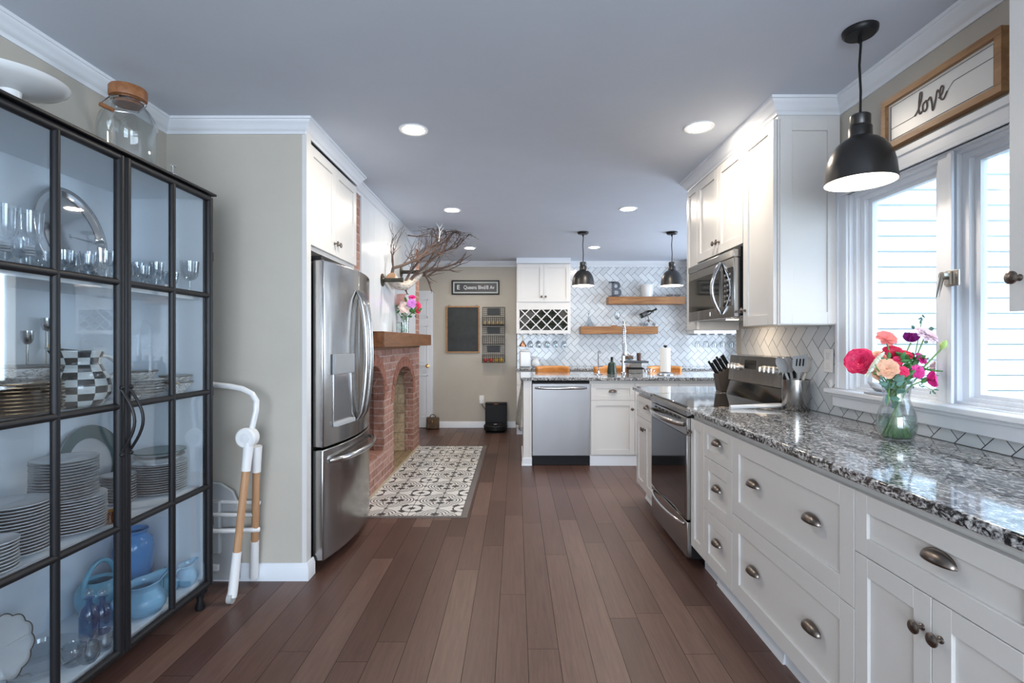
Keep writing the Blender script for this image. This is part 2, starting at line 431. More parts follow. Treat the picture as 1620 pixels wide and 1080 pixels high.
m = MB(); herring(m, [(0.02, 3.58, .935, 2.452)], lambda a, b, d: (a, YB-.004-d, b), ox=1.7, oz=1.5)
struct('tile', m, m_tile, wb_)
struct('grout', MB().box(0.01, 3.6, YB-.006, YB, .935, 2.455), m_grout, wb_)
m = MB(); RR = [(2.548, 3.655, .934, 1.40), (1.30, 2.548, .934, .984), (-.3, 1.30, .934, 1.40)]
herring(m, RR, lambda a, b, d: (XR-.004-d, a, b), ox=1.7, oz=1.218)
struct('tile', m, m_tile, wr)
m = MB()
for (a, b, c, d) in RR: m.box(XR-.006, XR, a, b, c-.002, d)
struct('grout', m, m_grout, wr)

# ---- window over the counter
m = MB()
def casing(m, y0, y1, z0, z1, w, x):
    for k, (ins, th) in enumerate(((0, .030), (.014, .022), (.055, .016))):
        pass
m.box(XR-.022, XR, 2.470, 2.545, 1.075, 2.03).box(XR-.030, XR, 2.525, 2.545, 1.075, 2.115)          # far side casing
m.box(XR-.022, XR, 1.335, 1.41, 1.075, 2.03).box(XR-.030, XR, 1.335, 1.355, 1.075, 2.115)
m.box(XR-.022, XR, 1.335, 2.545, 2.026, 2.105).box(XR-.030, XR, 1.335, 2.545, 2.086, 2.115).box(XR-.027, XR, 1.36, 2.52, 2.026, 2.040)
m.box(XR-.01, XR+.125, 2.462, 2.472, 1.075, 2.03).box(XR-.01, XR+.125, 1.408, 1.418, 1.075, 2.03).box(XR-.01, XR+.125, 1.41, 2.47, 2.022, 2.04).box(XR-.01, XR+.125, 1.41, 2.47, 1.06, 1.078)
win = struct('window_1', m, m_trim, bevel=.002)
m = MB().box(1.565, XR+.01, 1.28, 2.575, 1.052, 1.074).box(1.598, XR, 1.30, 2.555, .986, 1.052).box(1.585, XR, 1.29, 2.565, 1.036, 1.052); struct('window_stool', m, m_trim, win, bevel=.004)
def sash(y0, y1):
    z0, z1 = 1.078, 2.022; m = MB()
    for (w, xa, xb) in ((.020, XR+.010, XR+.085), (.048, XR+.030, XR+.080), (.072, XR+.050, XR+.075)):
        m.box(xa, xb, y0, y0+w, z0, z1).box(xa, xb, y1-w, y1, z0, z1).box(xa, xb, y0+w, y1-w, z0, z0+w*.55).box(xa, xb, y0+w, y1-w, z1-w*.75, z1)
    struct('sash_frame', m, m_trim, win)
    struct('glass_pane', MB().box(XR+.062, XR+.066, y0+.07, y1-.07, z0+.038, z1-.05), m_pane, win)
sash(1.955, 2.462); sash(1.418, 1.905)
struct('mullion', MB().box(XR-.004, XR+.10, 1.905, 1.955, 1.078, 2.022).box(XR-.012, XR, 1.885, 1.905, 1.078, 2.022), m_trim, win, bevel=.002)
la = struct('latch_plate', MB().box(XR-.018, XR-.010, 1.848, 1.905, 1.515, 1.575).box(XR-.028, XR-.018, 1.872, 1.900, 1.52, 1.57), m_nickel, win, bevel=.002)
m = MB().cyl(.014, 0, .02, (XR-.028, 1.886, 1.555), '-X').tube([(XR-.044,1.886,1.56),(XR-.050,1.889,1.52),(XR-.054,1.897,1.475)], [.008,.007,.005]); struct('latch_lever', m, m_nickel, la)

# ---- neighbouring wing outside the window: lapped siding and rake board
rt = lambda x: 2.985-.095*(x-1.8)*1.0-.0*(x)
m = MB(); z = -.6
while z < 2.9:
    x1 = 6.0
    if z+.11 > 2.42: x1 = max(1.9, min(6.0, 1.8+(2.99-(z+.11))/.19))
    m.add([(1.76,3.657,z),(x1,3.657,z),(x1,3.657,z+.111),(1.76,3.657,z+.111),(1.76,3.616,z+.009),(x1,3.616,z+.009),(x1,3.640,z+.111),(1.76,3.640,z+.111)],
          [(0,1,2,3),(4,5,6,7),(0,1,5,4),(3,2,6,7),(1,2,6,5),(0,3,7,4)]); z += .111
sd = obj('siding_wall', m, m_siding); tag(sd, 'white lapped siding on the neighbouring wing outside the window', 'siding')
obj('rake_board', MB().prism([(1.75,3.02),(6.2,2.17),(6.2,2.27),(1.75,3.12)], 'Y', 3.58, 3.70), m_siding, sd)
g_ = struct('exterior_ground', MB().box(1.8, 14, -10, 3.6, -.65, -.6), plain('lawn', (.10,.14,.06), .9, .4, 3))

# ---- door in the back wall, left
m = MB(); m.box(-1.90, -1.262, YB-.035, YB-.002, .008, 2.08)
d = struct('door_1', m, m_trim)
for (a, b, z0, z1) in ((-1.83,-1.62,.16,.80),(-1.54,-1.335,.16,.80),(-1.83,-1.62,.95,1.55),(-1.54,-1.335,.95,1.55),(-1.83,-1.62,1.67,1.95),(-1.54,-1.335,1.67,1.95)):
    m = MB(); y = YB-.035
    for (w, dd) in ((0,.006),):
        m.box(a, a+.012, y-dd, y, z0, z1).box(b-.012, b, y-dd, y, z0, z1).box(a, b, y-dd, y, z0, z0+.012).box(a, b, y-dd, y, z1-.012, z1)
    m.box(a+.04, b-.04, y-.004, y, z0+.04, z1-.04)
    struct('door_panel', m, m_trim, d)
m = MB().lathe([(.028,0),(.028,.006),(.010,.010),(.010,.03),(.024,.04),(.028,.052),(.020,.064),(0,.068)], (-1.335, YB-.035, .94), '-Y'); struct('door_knob', m, m_gold, d)

# ------------------------------------------------------------------ fireplace
FX = -1.22; FY0, FY1 = 3.80, 6.38
def arch_pts(o, k=16):
    yc, hw, zb, zs, rise = o
    return [(yc-hw*math.cos(PI*i/k), zs+rise*math.sin(PI*i/k)) for i in range(k+1)]
OP = [(4.33, .36, .30, .80, .30), (5.54, .48, .0, .72, .32)]
fp = thing('fireplace', 'red brick fireplace with two arched openings beside the refrigerator', 'fireplace', (-1.5, 5.1, 0))
m = MB(); ys = [FY0]
for o in OP: ys += [p[0] for p in arch_pts(o)]
ys += [FY1]; ys = sorted(set(round(y, 5) for y in ys))
def top_at(o, y):
    t = max(-1, min(1, (y-o[0])/o[1])); return o[3]+o[4]*math.sqrt(max(0, 1-t*t))
for a, b in zip(ys[:-1], ys[1:]):
    o = next((q for q in OP if q[0]-q[1]-1e-4 <= a and b <= q[0]+q[1]+1e-4), None)
    if o is None: m.add([(FX,a,0),(FX,b,0),(FX,b,ZC-.003),(FX,a,ZC-.003)], [(0,1,2,3)]); continue
    ta, tb = top_at(o, a), top_at(o, b)
    m.add([(FX,a,ta),(FX,b,tb),(FX,b,ZC-.003),(FX,a,ZC-.003)], [(0,1,2,3)])
    if o[2] > 0: m.add([(FX,a,0),(FX,b,0),(FX,b,o[2]),(FX,a,o[2])], [(0,1,2,3)])
    m.add([(FX,a,ta),(FX,b,tb),(FX-.10,b,tb),(FX-.10,a,ta)], [(0,1,2,3)])
for o in OP:
    for y in (o[0]-o[1], o[0]+o[1]): m.add([(FX,y,o[2]),(FX-.10,y,o[2]),(FX-.10,y,o[3]),(FX,y,o[3])], [(0,1,2,3)])
    if o[2] > 0: m.add([(FX,o[0]-o[1],o[2]),(FX,o[0]+o[1],o[2]),(FX-.10,o[0]+o[1],o[2]),(FX-.10,o[0]-o[1],o[2])], [(0,1,2,3)])
m.add([(FX,FY1,0),(XW+.002,FY1,0),(XW+.002,FY1,ZC-.003),(FX,FY1,ZC-.003)], [(0,1,2,3)]); m.add([(FX,FY0,0),(XW+.002,FY0,0),(XW+.002,FY0,ZC-.003),(FX,FY0,ZC-.003)], [(0,1,2,3)])
obj('brick_surround', m, m_brick, fp)
o = OP[0]; y0, y1 = o[0]-o[1], o[0]+o[1]
m = MB().add([(FX-.10,y1+.04,o[2]),(FX-.62,y1+.04,o[2]),(FX-.62,y1+.04,1.3),(FX-.10,y1+.04,1.3),(FX-.10,y0-.04,o[2]),(FX-.62,y0-.04,o[2]),(FX-.62,y0-.04,1.3),(FX-.10,y0-.04,1.3)],
    [(0,1,2,3),(4,5,6,7),(1,5,6,2),(3,2,6,7),(0,1,5,4)]); obj('log_niche', m, m_brick, fp)
o = OP[1]; y0, y1 = o[0]-o[1], o[0]+o[1]
m = MB().add([(FX-.10,y1+.01,0),(FX-.60,y1-.14,0),(FX-.60,y1-.14,1.3),(FX-.10,y1+.01,1.3),(FX-.10,y0-.01,0),(FX-.60,y0+.14,0),(FX-.60,y0+.14,1.3),(FX-.10,y0-.01,1.3)],
    [(0,1,2,3),(4,5,6,7),(1,5,6,2),(3,2,6,7)]); obj('firebox', m, m_firebrick, fp)
m = MB().box(FX-.60, FX-.0, y0, y1, .0, .018); obj('inner_hearth', m, brickmat('sooty_hearth_brick', (.24,.17,.10), (.34,.25,.15), (.10,.08,.06), .21, .10, horiz=True), fp)
m = MB().box(FX-.25, FX-.13, y0+.03, y0+.06, .02, .95).box(FX-.14, FX-.125, y0+.02, y0+.10, .02, .95); obj('fire_screen', m, m_black, fp)
for o in OP:
    m = MB(); k = 22; yc, hw, zb, zs, rise = o
    for i in range(k):
        t0, t1 = PI*(i+.06)/k, PI*(i+.94)/k
        def pp(t, e): return (yc-(hw+e)*math.cos(t), zs+(rise+e)*math.sin(t))
        m.prism([pp(t0,.004), pp(t1,.004), pp(t1,.105), pp(t0,.105)], 'X', FX-.005, FX+.006)
    obj('arch_bricks', m, m_vouss, fp, bevel=.002)
m = MB()
obj('hearth_edge_strip', MB().box(FX, FX+.018, 3.84, 6.33, 0, .016), plain('worn_brass_strip', (.45,.38,.28), .6), fp)
# white glossy panelling above the mantel
m = MB()
pw = (6.09-3.955)/12
for i in range(12): m.box(FX, FX+.012, 3.955+i*pw+.0006, 3.955+(i+1)*pw-.0006, 1.392, ZC-.07)
obj('overmantel_panel', m, m_panel, fp)
mt = obj('mantel_beam', MB().box(FX, -1.05, 4.04, 6.27, 1.262, 1.392), m_mantel, fp, bevel=.004)
m = MB()
for y in (4.12, 6.14): m.box(FX, -1.16, y, y+.06, 1.20, 1.262)
obj('mantel_ledge', MB().box(FX, -1.185, 4.07, 6.24, 1.236, 1.262), m_mantel, fp, bevel=.003)

# hearth inlay
hr = obj('hearth_tile_inlay', MB().box(FX+.018, -.408, 3.79, 6.31, 0, .004), m_hearth)
tag(hr, 'black and white patterned tile inlay on floor in front of fireplace', 'tile floor')
m = MB().box(-.408, -.362, 3.755, 6.335, 0, .005).box(FX+.018, -.408, 3.755, 3.79, 0, .005).box(FX+.018, -.408, 6.31, 6.335, 0, .005)
obj('border_strip', m, plain('grey_border_tile', (.14,.125,.12), .5), hr)

# ------------------------------------------------------------------ recessed lights and pendants
def downlight(x, y, lab):
    t = thing('recessed_light', lab, 'ceiling light', (x, y, ZC), 'recessed lights in the ceiling')
    m = MB().lathe([(.062,-.004),(.080,-.006),(.084,-.002),(.084,0)], (x, y, ZC), 'Z', 28, cap=False); obj('trim_ring', m, m_trim, t)
    m = MB().lathe([(0,-.003),(.064,-.003)], (x, y, ZC), 'Z', 28, cap=False); obj('diffuser', m, m_light, t)
for (x, y, lab) in ((-.588,2.906,'round recessed light nearest the camera on the left, above the refrigerator aisle'),
                    (1.04,2.872,'round recessed light nearest the range wall cabinets, front right'),
                    (-.59,4.68,'round recessed light in middle of left row, near the white overmantel panel'),
                    (1.03,4.636,'round recessed light in middle of right row, in front of the island pendants'),
                    (-.60,6.58,'round recessed light furthest back on the left, above the subway sign'),
                    (1.01,6.53,'round recessed light furthest back on the right, beside the left island pendant')): downlight(x, y, lab)
def pendant(lab):
    t = thing('pendant_light', lab, 'pendant light', (0,0,0), 'black dome pendant lights')
    # hanging from z=0 (ceiling) downwards: rim at -.60
    m = MB().lathe([(0,-.026),(.052,-.024),(.060,-.016),(.062,-.004),(.062,0)], (0,0,0), 'Z', 32, cap=False); obj('canopy', m, m_black, t)
    m = MB().tube([(0,0,-.02),(.003,.001,-.06),(-.003,0,-.14),(.002,0,-.24),(0,0,-.335)], .0045, 8); m.lathe([(.008,-.05),(.006,-.02)],(0,0,0)); obj('cord', m, m_dark, t)
    m = MB().lathe([(.008,-.328),(.030,-.332),(.036,-.338),(.036,-.372),(.034,-.376),(.039,-.380),(.041,-.384),(.041,-.420),(.046,-.426)], (0,0,0), 'Z', 28); obj('socket_cap', m, m_shade, t)
    pr = [(.044,-.424),(.062,-.433),(.082,-.450),(.098,-.474),(.110,-.502),(.118,-.535),(.121,-.570),(.124,-.596)]
    m = MB().lathe(pr, (0,0,0), 'Z', 44, cap=False); obj('shade', m, m_shade, t)
    m = MB().lathe([(a-.0025, b-.002) for a, b in pr[:-1]]+[(.1215,-.597)], (0,0,0), 'Z', 44, cap=False); obj('shade_lining', m, m_innershade, t)
    m = MB().ball(.034, (0,0,-.505), (1,1,1.1), 18, 12); m.cyl(.016, -.475, -.425); b = obj('bulb', m, m_bulb, t)
    return t
m_black_p = m_black
pe = pendant('large black dome pendant at right, nearest the camera, hanging before the window')
pe.location = (1.345, 1.975, ZC)
for x, lab in ((.749,'black dome pendant over the island, left one, in front of white tile'),(1.738,'black dome pendant over the island, right one, beside the microwave cabinets')):
    dup(pe, (x, 5.63, ZC-.008 if False else ZC), label=lab)
# ------------------------------------------------------------------ cabinet joinery helpers
class Fr:
    """face frame of a cabinet: u along the face, d outwards, z up"""
    def __init__(s, ux, uy, nx, ny, px=0, py=0): s.u = (ux, uy); s.n = (nx, ny); s.p = (px, py)
    def pt(s, u, d, z): return (s.p[0]+s.u[0]*u+s.n[0]*d, s.p[1]+s.u[1]*u+s.n[1]*d, z)
    def box(s, m, u0, u1, d0, d1, z0, z1):
        a = s.pt(u0, d0, z0); b = s.pt(u1, d1, z1); return m.box(a[0], b[0], a[1], b[1], a[2], b[2])
    def axis(s): return {(-1,0): '-X', (1,0): 'X', (0,-1): '-Y', (0,1): 'Y'}[s.n]
def shaker(F, name, u0, u1, z0, z1, parent, rail=.055, g=.0015, mt=None, th=.020):
    u0 += g; u1 -= g; z0 += g; z1 -= g; m = MB(); rail = min(rail, (u1-u0)*.3, (z1-z0)*.33)
    F.box(m, u0, u0+rail, .001, th, z0, z1); F.box(m, u1-rail, u1, .001, th, z0, z1)
    F.box(m, u0+rail, u1-rail, .001, th, z0, z0+rail); F.box(m, u0+rail, u1-rail, .001, th, z1-rail, z1)
    F.box(m, u0+rail, u1-rail, .001, th-.009, z0+rail, z1-rail)
    return obj(name, m, mt or m_cab, parent, bevel=.0012)
def cup(F, parent, u, z, w=.088):
    m = MB(); h = .030; dd = .026
    def fn(a, b):
        th = PI*a; ph = PI/2*b; r_ = math.sin(th)**.8
        return F.pt(u+w/2*math.cos(th), .020+.001+dd*r_*math.sin(ph), z-h*.35+h*r_*math.cos(ph)*.95)
    m.grid(fn, 20, 7)
    o = obj('cup_pull', m, m_bronze, parent, solid=.0025)
    return o
def knob(F, parent, u, z, d=.020, s=1.0):
    m = MB().lathe([(.009*s,0),(.0085*s,.003),(.005*s,.006),(.0045*s,.014),(.010*s,.018),(.0165*s,.021),(.0165*s,.025),(.012*s,.029),(0,.0305)], F.pt(u, d, z), F.axis(), 20)
    return obj('knob', m, m_bronze, parent)
def carcass(F, name, u0, u1, depth, z0, z1, parent, mt=None, toe=0):
    m = MB(); F.box(m, u0, u1, -depth, 0, z0+toe, z1)
    return obj(name, m, mt or m_cab, parent)
RFr = Fr(0,1,-1,0,1.032,0)           # right run (door faces come out to x = 1.012)
def rbase(name, lab, u0, u1, grp='white base cabinets under the right counter'):
    t = thing(name, lab, 'cabinet', (1.33, (u0+u1)/2, 0), grp)
    carcass(RFr, 'body', u0+.0005, u1-.0005, .58, .135, .898, t)
    m = MB(); RFr.box(m, u0+.0005, u1-.0005, -.30, -.062, 0, .134); obj('toe_kick', m, m_trim, t)
    return t
ZT = .868
t = rbase('base_cabinet', 'narrow single-door base cabinet on near side of the range', 2.722, 2.925)
d = shaker(RFr, 'door', 2.722, 2.925, .135, ZT, t, rail=.055); knob(RFr, d, 2.905, .79, s=.8)
t2 = rbase('drawer_base_cabinet', 'base cabinet with three small stacked drawers near the range', 2.367, 2.722)
for z0, z1 in ((.135,.416),(.416,.696),(.696,ZT)):
    d = shaker(RFr, 'drawer', 2.367, 2.722, z0, z1, t2, rail=.062 if z1 < .8 else .045); cup(RFr, d, 2.535, {.416:.30,.696:.572}.get(z1,.80), .092)
t3 = rbase('drawer_base_cabinet', 'wide base cabinet with two deep drawers and four cup pulls', 1.512, 2.367)
for z0, z1, zc in ((.135,.51,.336),(.51,ZT,.706)):
    d = shaker(RFr, 'drawer', 1.512, 2.367, z0, z1, t3, rail=.068)
    for u in (2.147, 1.723): cup(RFr, d, u, zc, .095)
t4 = rbase('base_cabinet', 'base cabinet nearest the camera with one drawer over two doors', .951, 1.512)
d = shaker(RFr, 'drawer', .951, 1.512, .687, ZT, t4, rail=.052); cup(RFr, d, 1.205, .795, .095)
d = shaker(RFr, 'door', 1.231, 1.512, .135, .687, t4); knob(RFr, d, 1.231+.028, .60)
d = shaker(RFr, 'door', .951, 1.231, .135, .687, t4); knob(RFr, d, 1.231-.028, .60)
t5 = rbase('base_cabinet', 'base cabinet at the near end of the right run, mostly out of frame', -.25, .951)
d = shaker(RFr, 'door', .35, .951, .135, ZT, t5); knob(RFr, d, .40, .75); d = shaker(RFr, 'door', -.25, .35, .135, ZT, t5)
# decorative toe strip
obj('toe_moulding', MB().prism([(1.082,0),(1.0935,0),(1.0935,.045),(1.090,.045)], 'Y', 2.37, 2.72), m_trim, t2)
obj('toe_moulding', MB().prism([(1.082,0),(1.0935,0),(1.0935,.045),(1.090,.045)], 'Y', 2.05, 2.366), m_trim, t3)
t6 = rbase('base_cabinet', 'base cabinet on far side of the range, at the end of the run', 3.70, 4.24)
d = shaker(RFr, 'drawer', 3.70, 4.24, .70, ZT, t6, rail=.045); cup(RFr, d, 3.90, .80, .09)
d = shaker(RFr, 'door', 3.70, 3.97, .135, .70, t6); knob(RFr, d, 3.945, .62)
d = shaker(RFr, 'door', 3.97, 4.24, .135, .70, t6); knob(RFr, d, 3.995, .62)
obj('foot', MB().prism([(1.075,0),(1.0935,0),(1.0935,.06)], 'Y', 3.72, 4.22), m_trim, t6, bevel=.01)

# counters
def slab(lab, poly, z0=.899, z1=.932, grp=None):
    o = obj('granite_countertop', MB().prism(poly, 'Z', z0, z1), m_granite, loc=(poly[0][0], poly[0][1], z0), bevel=.006); tag(o, lab, 'countertop', grp); return o
slab('long black and white speckled granite counter under the window', [(.985,-.25),(1.628,-.25),(1.628,2.922),(.985,2.922)])
slab('granite counter piece on far side of the range', [(.985,3.698),(1.63,3.698),(1.63,3.76),(1.74,3.76),(1.74,4.27),(.985,4.27)])

# upper cabinets, right
UFr = Fr(0,1,-1,0,1.32,0)
def upper(lab, u0, u1, z0, z1=2.448, name='wall_cabinet'):
    t = thing(name, lab, 'cabinet', (1.47, (u0+u1)/2, z0), 'white wall cabinets above the range wall')
    carcass(UFr, 'body', u0, u1, XR-1.32-.002, z0, z1, t); return t
t = upper('tall wall cabinet between the microwave and window, panelled end facing the camera', 2.547, 2.895, 1.394)
d = shaker(UFr, 'door', 2.552, 2.893, 1.394, 2.435, t); knob(UFr, d, 2.865, 1.485)
EF = Fr(1,0,0,-1,0,2.547)
shaker(EF, 'end_panel', 1.325, 1.626, 1.397, 2.43, t, rail=.06, th=.012)
t = upper('pair of short wall cabinet doors directly above the microwave', 2.896, 3.626, 1.87)
d = shaker(UFr, 'door', 2.896, 3.261, 1.872, 2.435, t); knob(UFr, d, 3.232, 1.945)
d = shaker(UFr, 'door', 3.261, 3.626, 1.872, 2.435, t); knob(UFr, d, 3.290, 1.945)
t = upper('narrow wall cabinet at far side of the microwave', 3.700, 3.845, 1.394)
d = shaker(UFr, 'door', 3.630, 3.845, 1.394, 2.435, t, rail=.04)
obj('filler', MB().box(1.322, 1.630, 3.628, 3.6995, 1.862, 2.448), m_cab, t)
t = thing('wall_cabinet', 'wall cabinet cut off by the right edge of photo, one bronze knob', 'cabinet', (1.47, .93, 1.388), 'white wall cabinets above the range wall')
carcass(UFr, 'body', .55, 1.334, XR-1.32-.002, 1.39, 2.448, t); d = shaker(UFr, 'door', .95, 1.334, 1.388, 2.44, t, rail=.06); knob(UFr, d, 1.305, 1.475, s=1.05); d = shaker(UFr, 'door', .56, .95, 1.388, 2.44, t, rail=.06)

# ------------------------------------------------------------------ microwave
t = thing('microwave', 'stainless over-the-range microwave under the short wall cabinets', 'microwave', (1.45, 3.28, 1.455))
Y0, Y1 = 2.925, 3.69
obj('body', MB().box(1.30, XR-.006, Y0, Y1, 1.462, 1.862), m_dark, t)
obj('front_frame', MB().box(1.258, 1.305, Y0, Y1, 1.80, 1.845).box(1.262, 1.30, Y0, Y1, 1.452, 1.80), m_steel, t, bevel=.004)
obj('door_window', MB().box(1.257, 1.263, Y0+.20, Y1-.02, 1.52, 1.745), m_blackglass, t)
m = MB(); 
obj('control_panel', MB().box(1.257, 1.263, Y0+.02, Y0+.145, 1.52, 1.745), m_blackglass, t)
m = MB()
for i in range(3):
    for j in range(6): m.box(1.2562, 1.257, Y0+.035+i*.035, Y0+.055+i*.035, 1.545+j*.031, 1.557+j*.031)
obj('buttons', m, m_nickel, t)
m = MB(); pts = []
for i in range(15):
    a = i/14; pts.append((1.256-.052*math.sin(PI*a), Y0+.175, 1.475+.315*a))
m.tube(pts, [.010]+[.014]*13+[.010], 12); obj('handle', m, m_chrome, t)
obj('badge', MB().box(1.2600, 1.2618, Y0+.36, Y0+.39, 1.475, 1.500), m_chrome, t)
obj('hood_lamp', MB().lathe([(0,1.4505),(.035,1.4505),(.038,1.4515)], (1.40, 3.27, 0), 'Z', 24, cap=False), mat('hood_lamp_glow', (1,1,1), .5, emit=(1,.76,.52), es=90), t)
obj('underside_vent', MB().box(1.30, 1.60, Y0+.02, Y1-.02, 1.452, 1.461), m_greypl, t)

# ------------------------------------------------------------------ range
t = thing('range', 'stainless electric range with black glass cooktop between the white cabinets', 'stove', (1.3, 3.31, 0))
Y0, Y1 = 2.930, 3.692
obj('body', MB().box(1.02, 1.60, Y0, Y1, .05, .905).box(1.10, 1.55, Y0+.03, Y1-.03, 0, .05), m_dark, t)
obj('cooktop', MB().box(1.005, 1.56, Y0-.002, Y1+.002, .915, .931), m_blackglass, t, bevel=.003)
obj('cooktop_trim', MB().prism([(1.02,.915),(1.02,.885),(.992,.875),(.985,.905),(.995,.921),(1.01,.921)], 'Y', Y0-.001, Y1+.001), m_steel, t)
dr = obj('oven_door', MB().box(.990, 1.02, Y0, Y1, .765, .868).box(.990, 1.02, Y0, Y0+.022, .275, .765).box(.990, 1.02, Y1-.022, Y1, .275, .765), m_steel, t, bevel=.003)
obj('oven_window', MB().box(.9885, 1.02, Y0+.022, Y1-.022, .275, .765), m_blackglass, dr)
for i in range(7): obj('vent_slot', MB().box(.9890, .9905, Y0+.10+i*.085, Y0+.155+i*.085, .846, .856), m_dark, dr)
def bow(z, x, y0, y1, out, r=.013, n=17, zb=0):
    pts = [(x-out*math.sin(PI*i/(n-1))**.6, y0+(y1-y0)*i/(n-1), z-zb*math.sin(PI*i/(n-1))) for i in range(n)]
    return MB().tube(pts, [r*.8]+[r]*(n-2)+[r*.8], 12)
obj('oven_handle', bow(.822, .990, Y0+.04, Y1-.04, .055, .015), m_steel, dr)
d2 = obj('storage_drawer', MB().box(.992, 1.02, Y0, Y1, .055, .262), m_steel, t, bevel=.003)
obj('drawer_handle', bow(.238, .992, Y0+.04, Y1-.04, .042, .010, zb=.0), m_chrome, d2)
m_knobw = mat('satin_silver_knob', (.78,.77,.75), .3, .7)
# backguard: slanted control fascia over black glass riser
m = MB().prism([(1.545,1.035),(1.562,1.215),(1.60,1.222),(1.622,1.20),(1.622,1.035)], 'Y', Y0+.012, Y1-.012); bg = obj('backguard', m, m_steel, t, bevel=.003)
obj('backguard_end', MB().prism([(1.553,1.04),(1.568,1.212),(1.622,1.21),(1.622,.932),(1.585,.932)], 'Y', Y0, Y0+.012), m_dark, t)
obj('backguard_end', MB().prism([(1.553,1.04),(1.568,1.212),(1.622,1.21),(1.622,.932),(1.585,.932)], 'Y', Y1-.012, Y1), m_dark, t)
obj('riser', MB().prism([(1.53,.931),(1.560,1.034),(1.622,1.034),(1.622,.931)], 'Y', Y0+.012, Y1-.012), m_blackglass, t)
obj('display', MB().prism([(1.5505,1.085),(1.5582,1.186),(1.563,1.186),(1.556,1.085)], 'Y', 3.27, 3.44), m_blackglass, bg)
for y in (3.00, 3.055, 3.11, 3.165, 3.53, 3.58, 3.63):
    m = MB().lathe([(.024,0),(.024,.006),(.020,.008),(.019,.028),(.016,.031),(0,.031)], (1.556,y,1.135), '-X', 20); m.box(1.520,1.528,y-.003,y+.003,1.122,1.150); obj('control_knob', m, m_knobw, t)

# ------------------------------------------------------------------ refrigerator
t = thing('refrigerator', 'stainless french-door refrigerator beside the grey column', 'refrigerator', (-1.45, 3.33, 0))
Y0, Y1, XF = 2.875, 3.785, -1.095
obj('body', MB().box(-1.88, XF-.075, Y0+.005, Y1-.005, .03, 1.765).box(-1.80, -1.25, Y0+.05, Y1-.05, 0, .03), plain('fridge_side_dark', (.05,.05,.052), .5, .1), t)
def fx(y, b=.062): return XF+b*(1-((y-(Y0+Y1)/2)/((Y1-Y0)/2))**2)
def curved(y0, y1, z0, z1, n=14):
    m = MB(); ys = [y0+(y1-y0)*i/n for i in range(n+1)]
    poly = [(fx(y), y) for y in ys]+[(XF-.062, y1), (XF-.062, y0)]
    return m.prism(poly, 'Z', z0, z1)
ym = (Y0+Y1)/2
dn = obj('left_door', curved(Y0, ym-.002, .705, 1.775), m_steel, t, bevel=.006)
df = obj('right_door', curved(ym+.002, Y1, .705, 1.775), m_steel, t, bevel=.006)
dz = obj('freezer_drawer', curved(Y0, Y1, .06, .692), m_steel, t, bevel=.006)
def vhandle(y, par):
    pts = []; n = 17
    for i in range(n):
        a = i/(n-1); pts.append((fx(y)+.005+.062*math.sin(PI*a)**.5, y, .80+.84*a))
    return obj('handle', MB().tube(pts, [.012]+[.017]*(n-2)+[.012], 12), m_steel, par)
vhandle(ym-.048, dn); vhandle(ym+.048, df)
n_ = 17; pts = []
for i in range(n_):
    a = i/(n_-1); y = Y0+.05+(Y1-Y0-.10)*a; pts.append((fx(y)+.002+.055*math.sin(PI*a)**.4, y, .618))
obj('handle', MB().tube(pts, [.012]+[.017]*(n_-2)+[.012], 12), m_chrome, dz)
# dispenser
dp = obj('dispenser_panel', MB().prism([(fx(2.955)+.001,2.955),(fx(2.955)+.022,2.955),(fx(3.20)+.020,3.20),(fx(3.20)+.001,3.20)], 'Z', 1.115, 1.235), plain('dispenser_grey', (.30,.31,.32), .3, .03), dn, bevel=.004)
dp2 = obj('dispenser_recess', MB().prism([(fx(2.965)+.001,2.965),(fx(2.965)+.006,2.965),(fx(3.19)+.004,3.19),(fx(3.19)+.001,3.19)], 'Z', .83, 1.115), m_chrome, dn)
obj('drip_tray', MB().prism([(fx(2.965)+.001,2.965),(fx(2.965)+.030,2.965),(fx(3.19)+.028,3.19),(fx(3.19)+.001,3.19)], 'Z', .81, .835), m_greypl, dn, bevel=.003)
obj('hinge_cover', MB().box(-1.21, -1.11, Y0+.01, Y0+.07, 1.775, 1.80), m_dark, t, bevel=.004)
obj('hinge_cover', MB().box(-1.21, -1.11, Y1-.07, Y1-.01, 1.775, 1.80), m_dark, t, bevel=.004)

# over-fridge cabinet
LFr = Fr(0,1,1,0,-1.180,0)
t = thing('wall_cabinet', 'white two-door wall cabinet above the refrigerator', 'cabinet', (-1.5, 3.26, 1.84))
m = MB().box(XW+.004, -1.180, 2.842, 3.69, 1.835, 2.447); obj('body', m, m_cab, t)
d = shaker(LFr, 'door', 2.850, 3.262, 1.858, 2.43, t); knob(LFr, d, 3.235, 1.935)
d = shaker(LFr, 'door', 3.262, 3.682, 1.858, 2.43, t); knob(LFr, d, 3.29, 1.935)

# ------------------------------------------------------------------ island
IFr = Fr(1,0,0,-1,0,5.348)
t = thing('island_cabinet', 'white island base cabinets right of the dishwasher, with drawers and doors', 'cabinet', (1.2, 5.6, 0))
obj('body', MB().box(.78, 2.28, 5.350, 5.95, .10, .898).box(.84, 2.24, 5.40, 5.93, 0, .10), m_cab, t)
tp = thing('island_end_panel', 'white end panel and corner post at left end of the island', 'panel', (.12, 5.6, 0))
obj('panel', MB().box(.08, .168, 5.33, 5.95, 0, .898), m_cab, tp)
obj('post_base', MB().box(.066, .170, 5.318, 5.45, 0, .085).box(.060, .170, 5.312, 5.45, 0, .02).box(.066,.08,5.45,5.95,0,.085), m_trim, tp, bevel=.004)
obj('toe_kick', MB().box(.782, 2.28, 5.335, 5.40, 0, .105), m_trim, t)
d = shaker(IFr, 'drawer', .790, 1.255, .69, .868, t, rail=.05); cup(IFr, d, 1.022, .785)
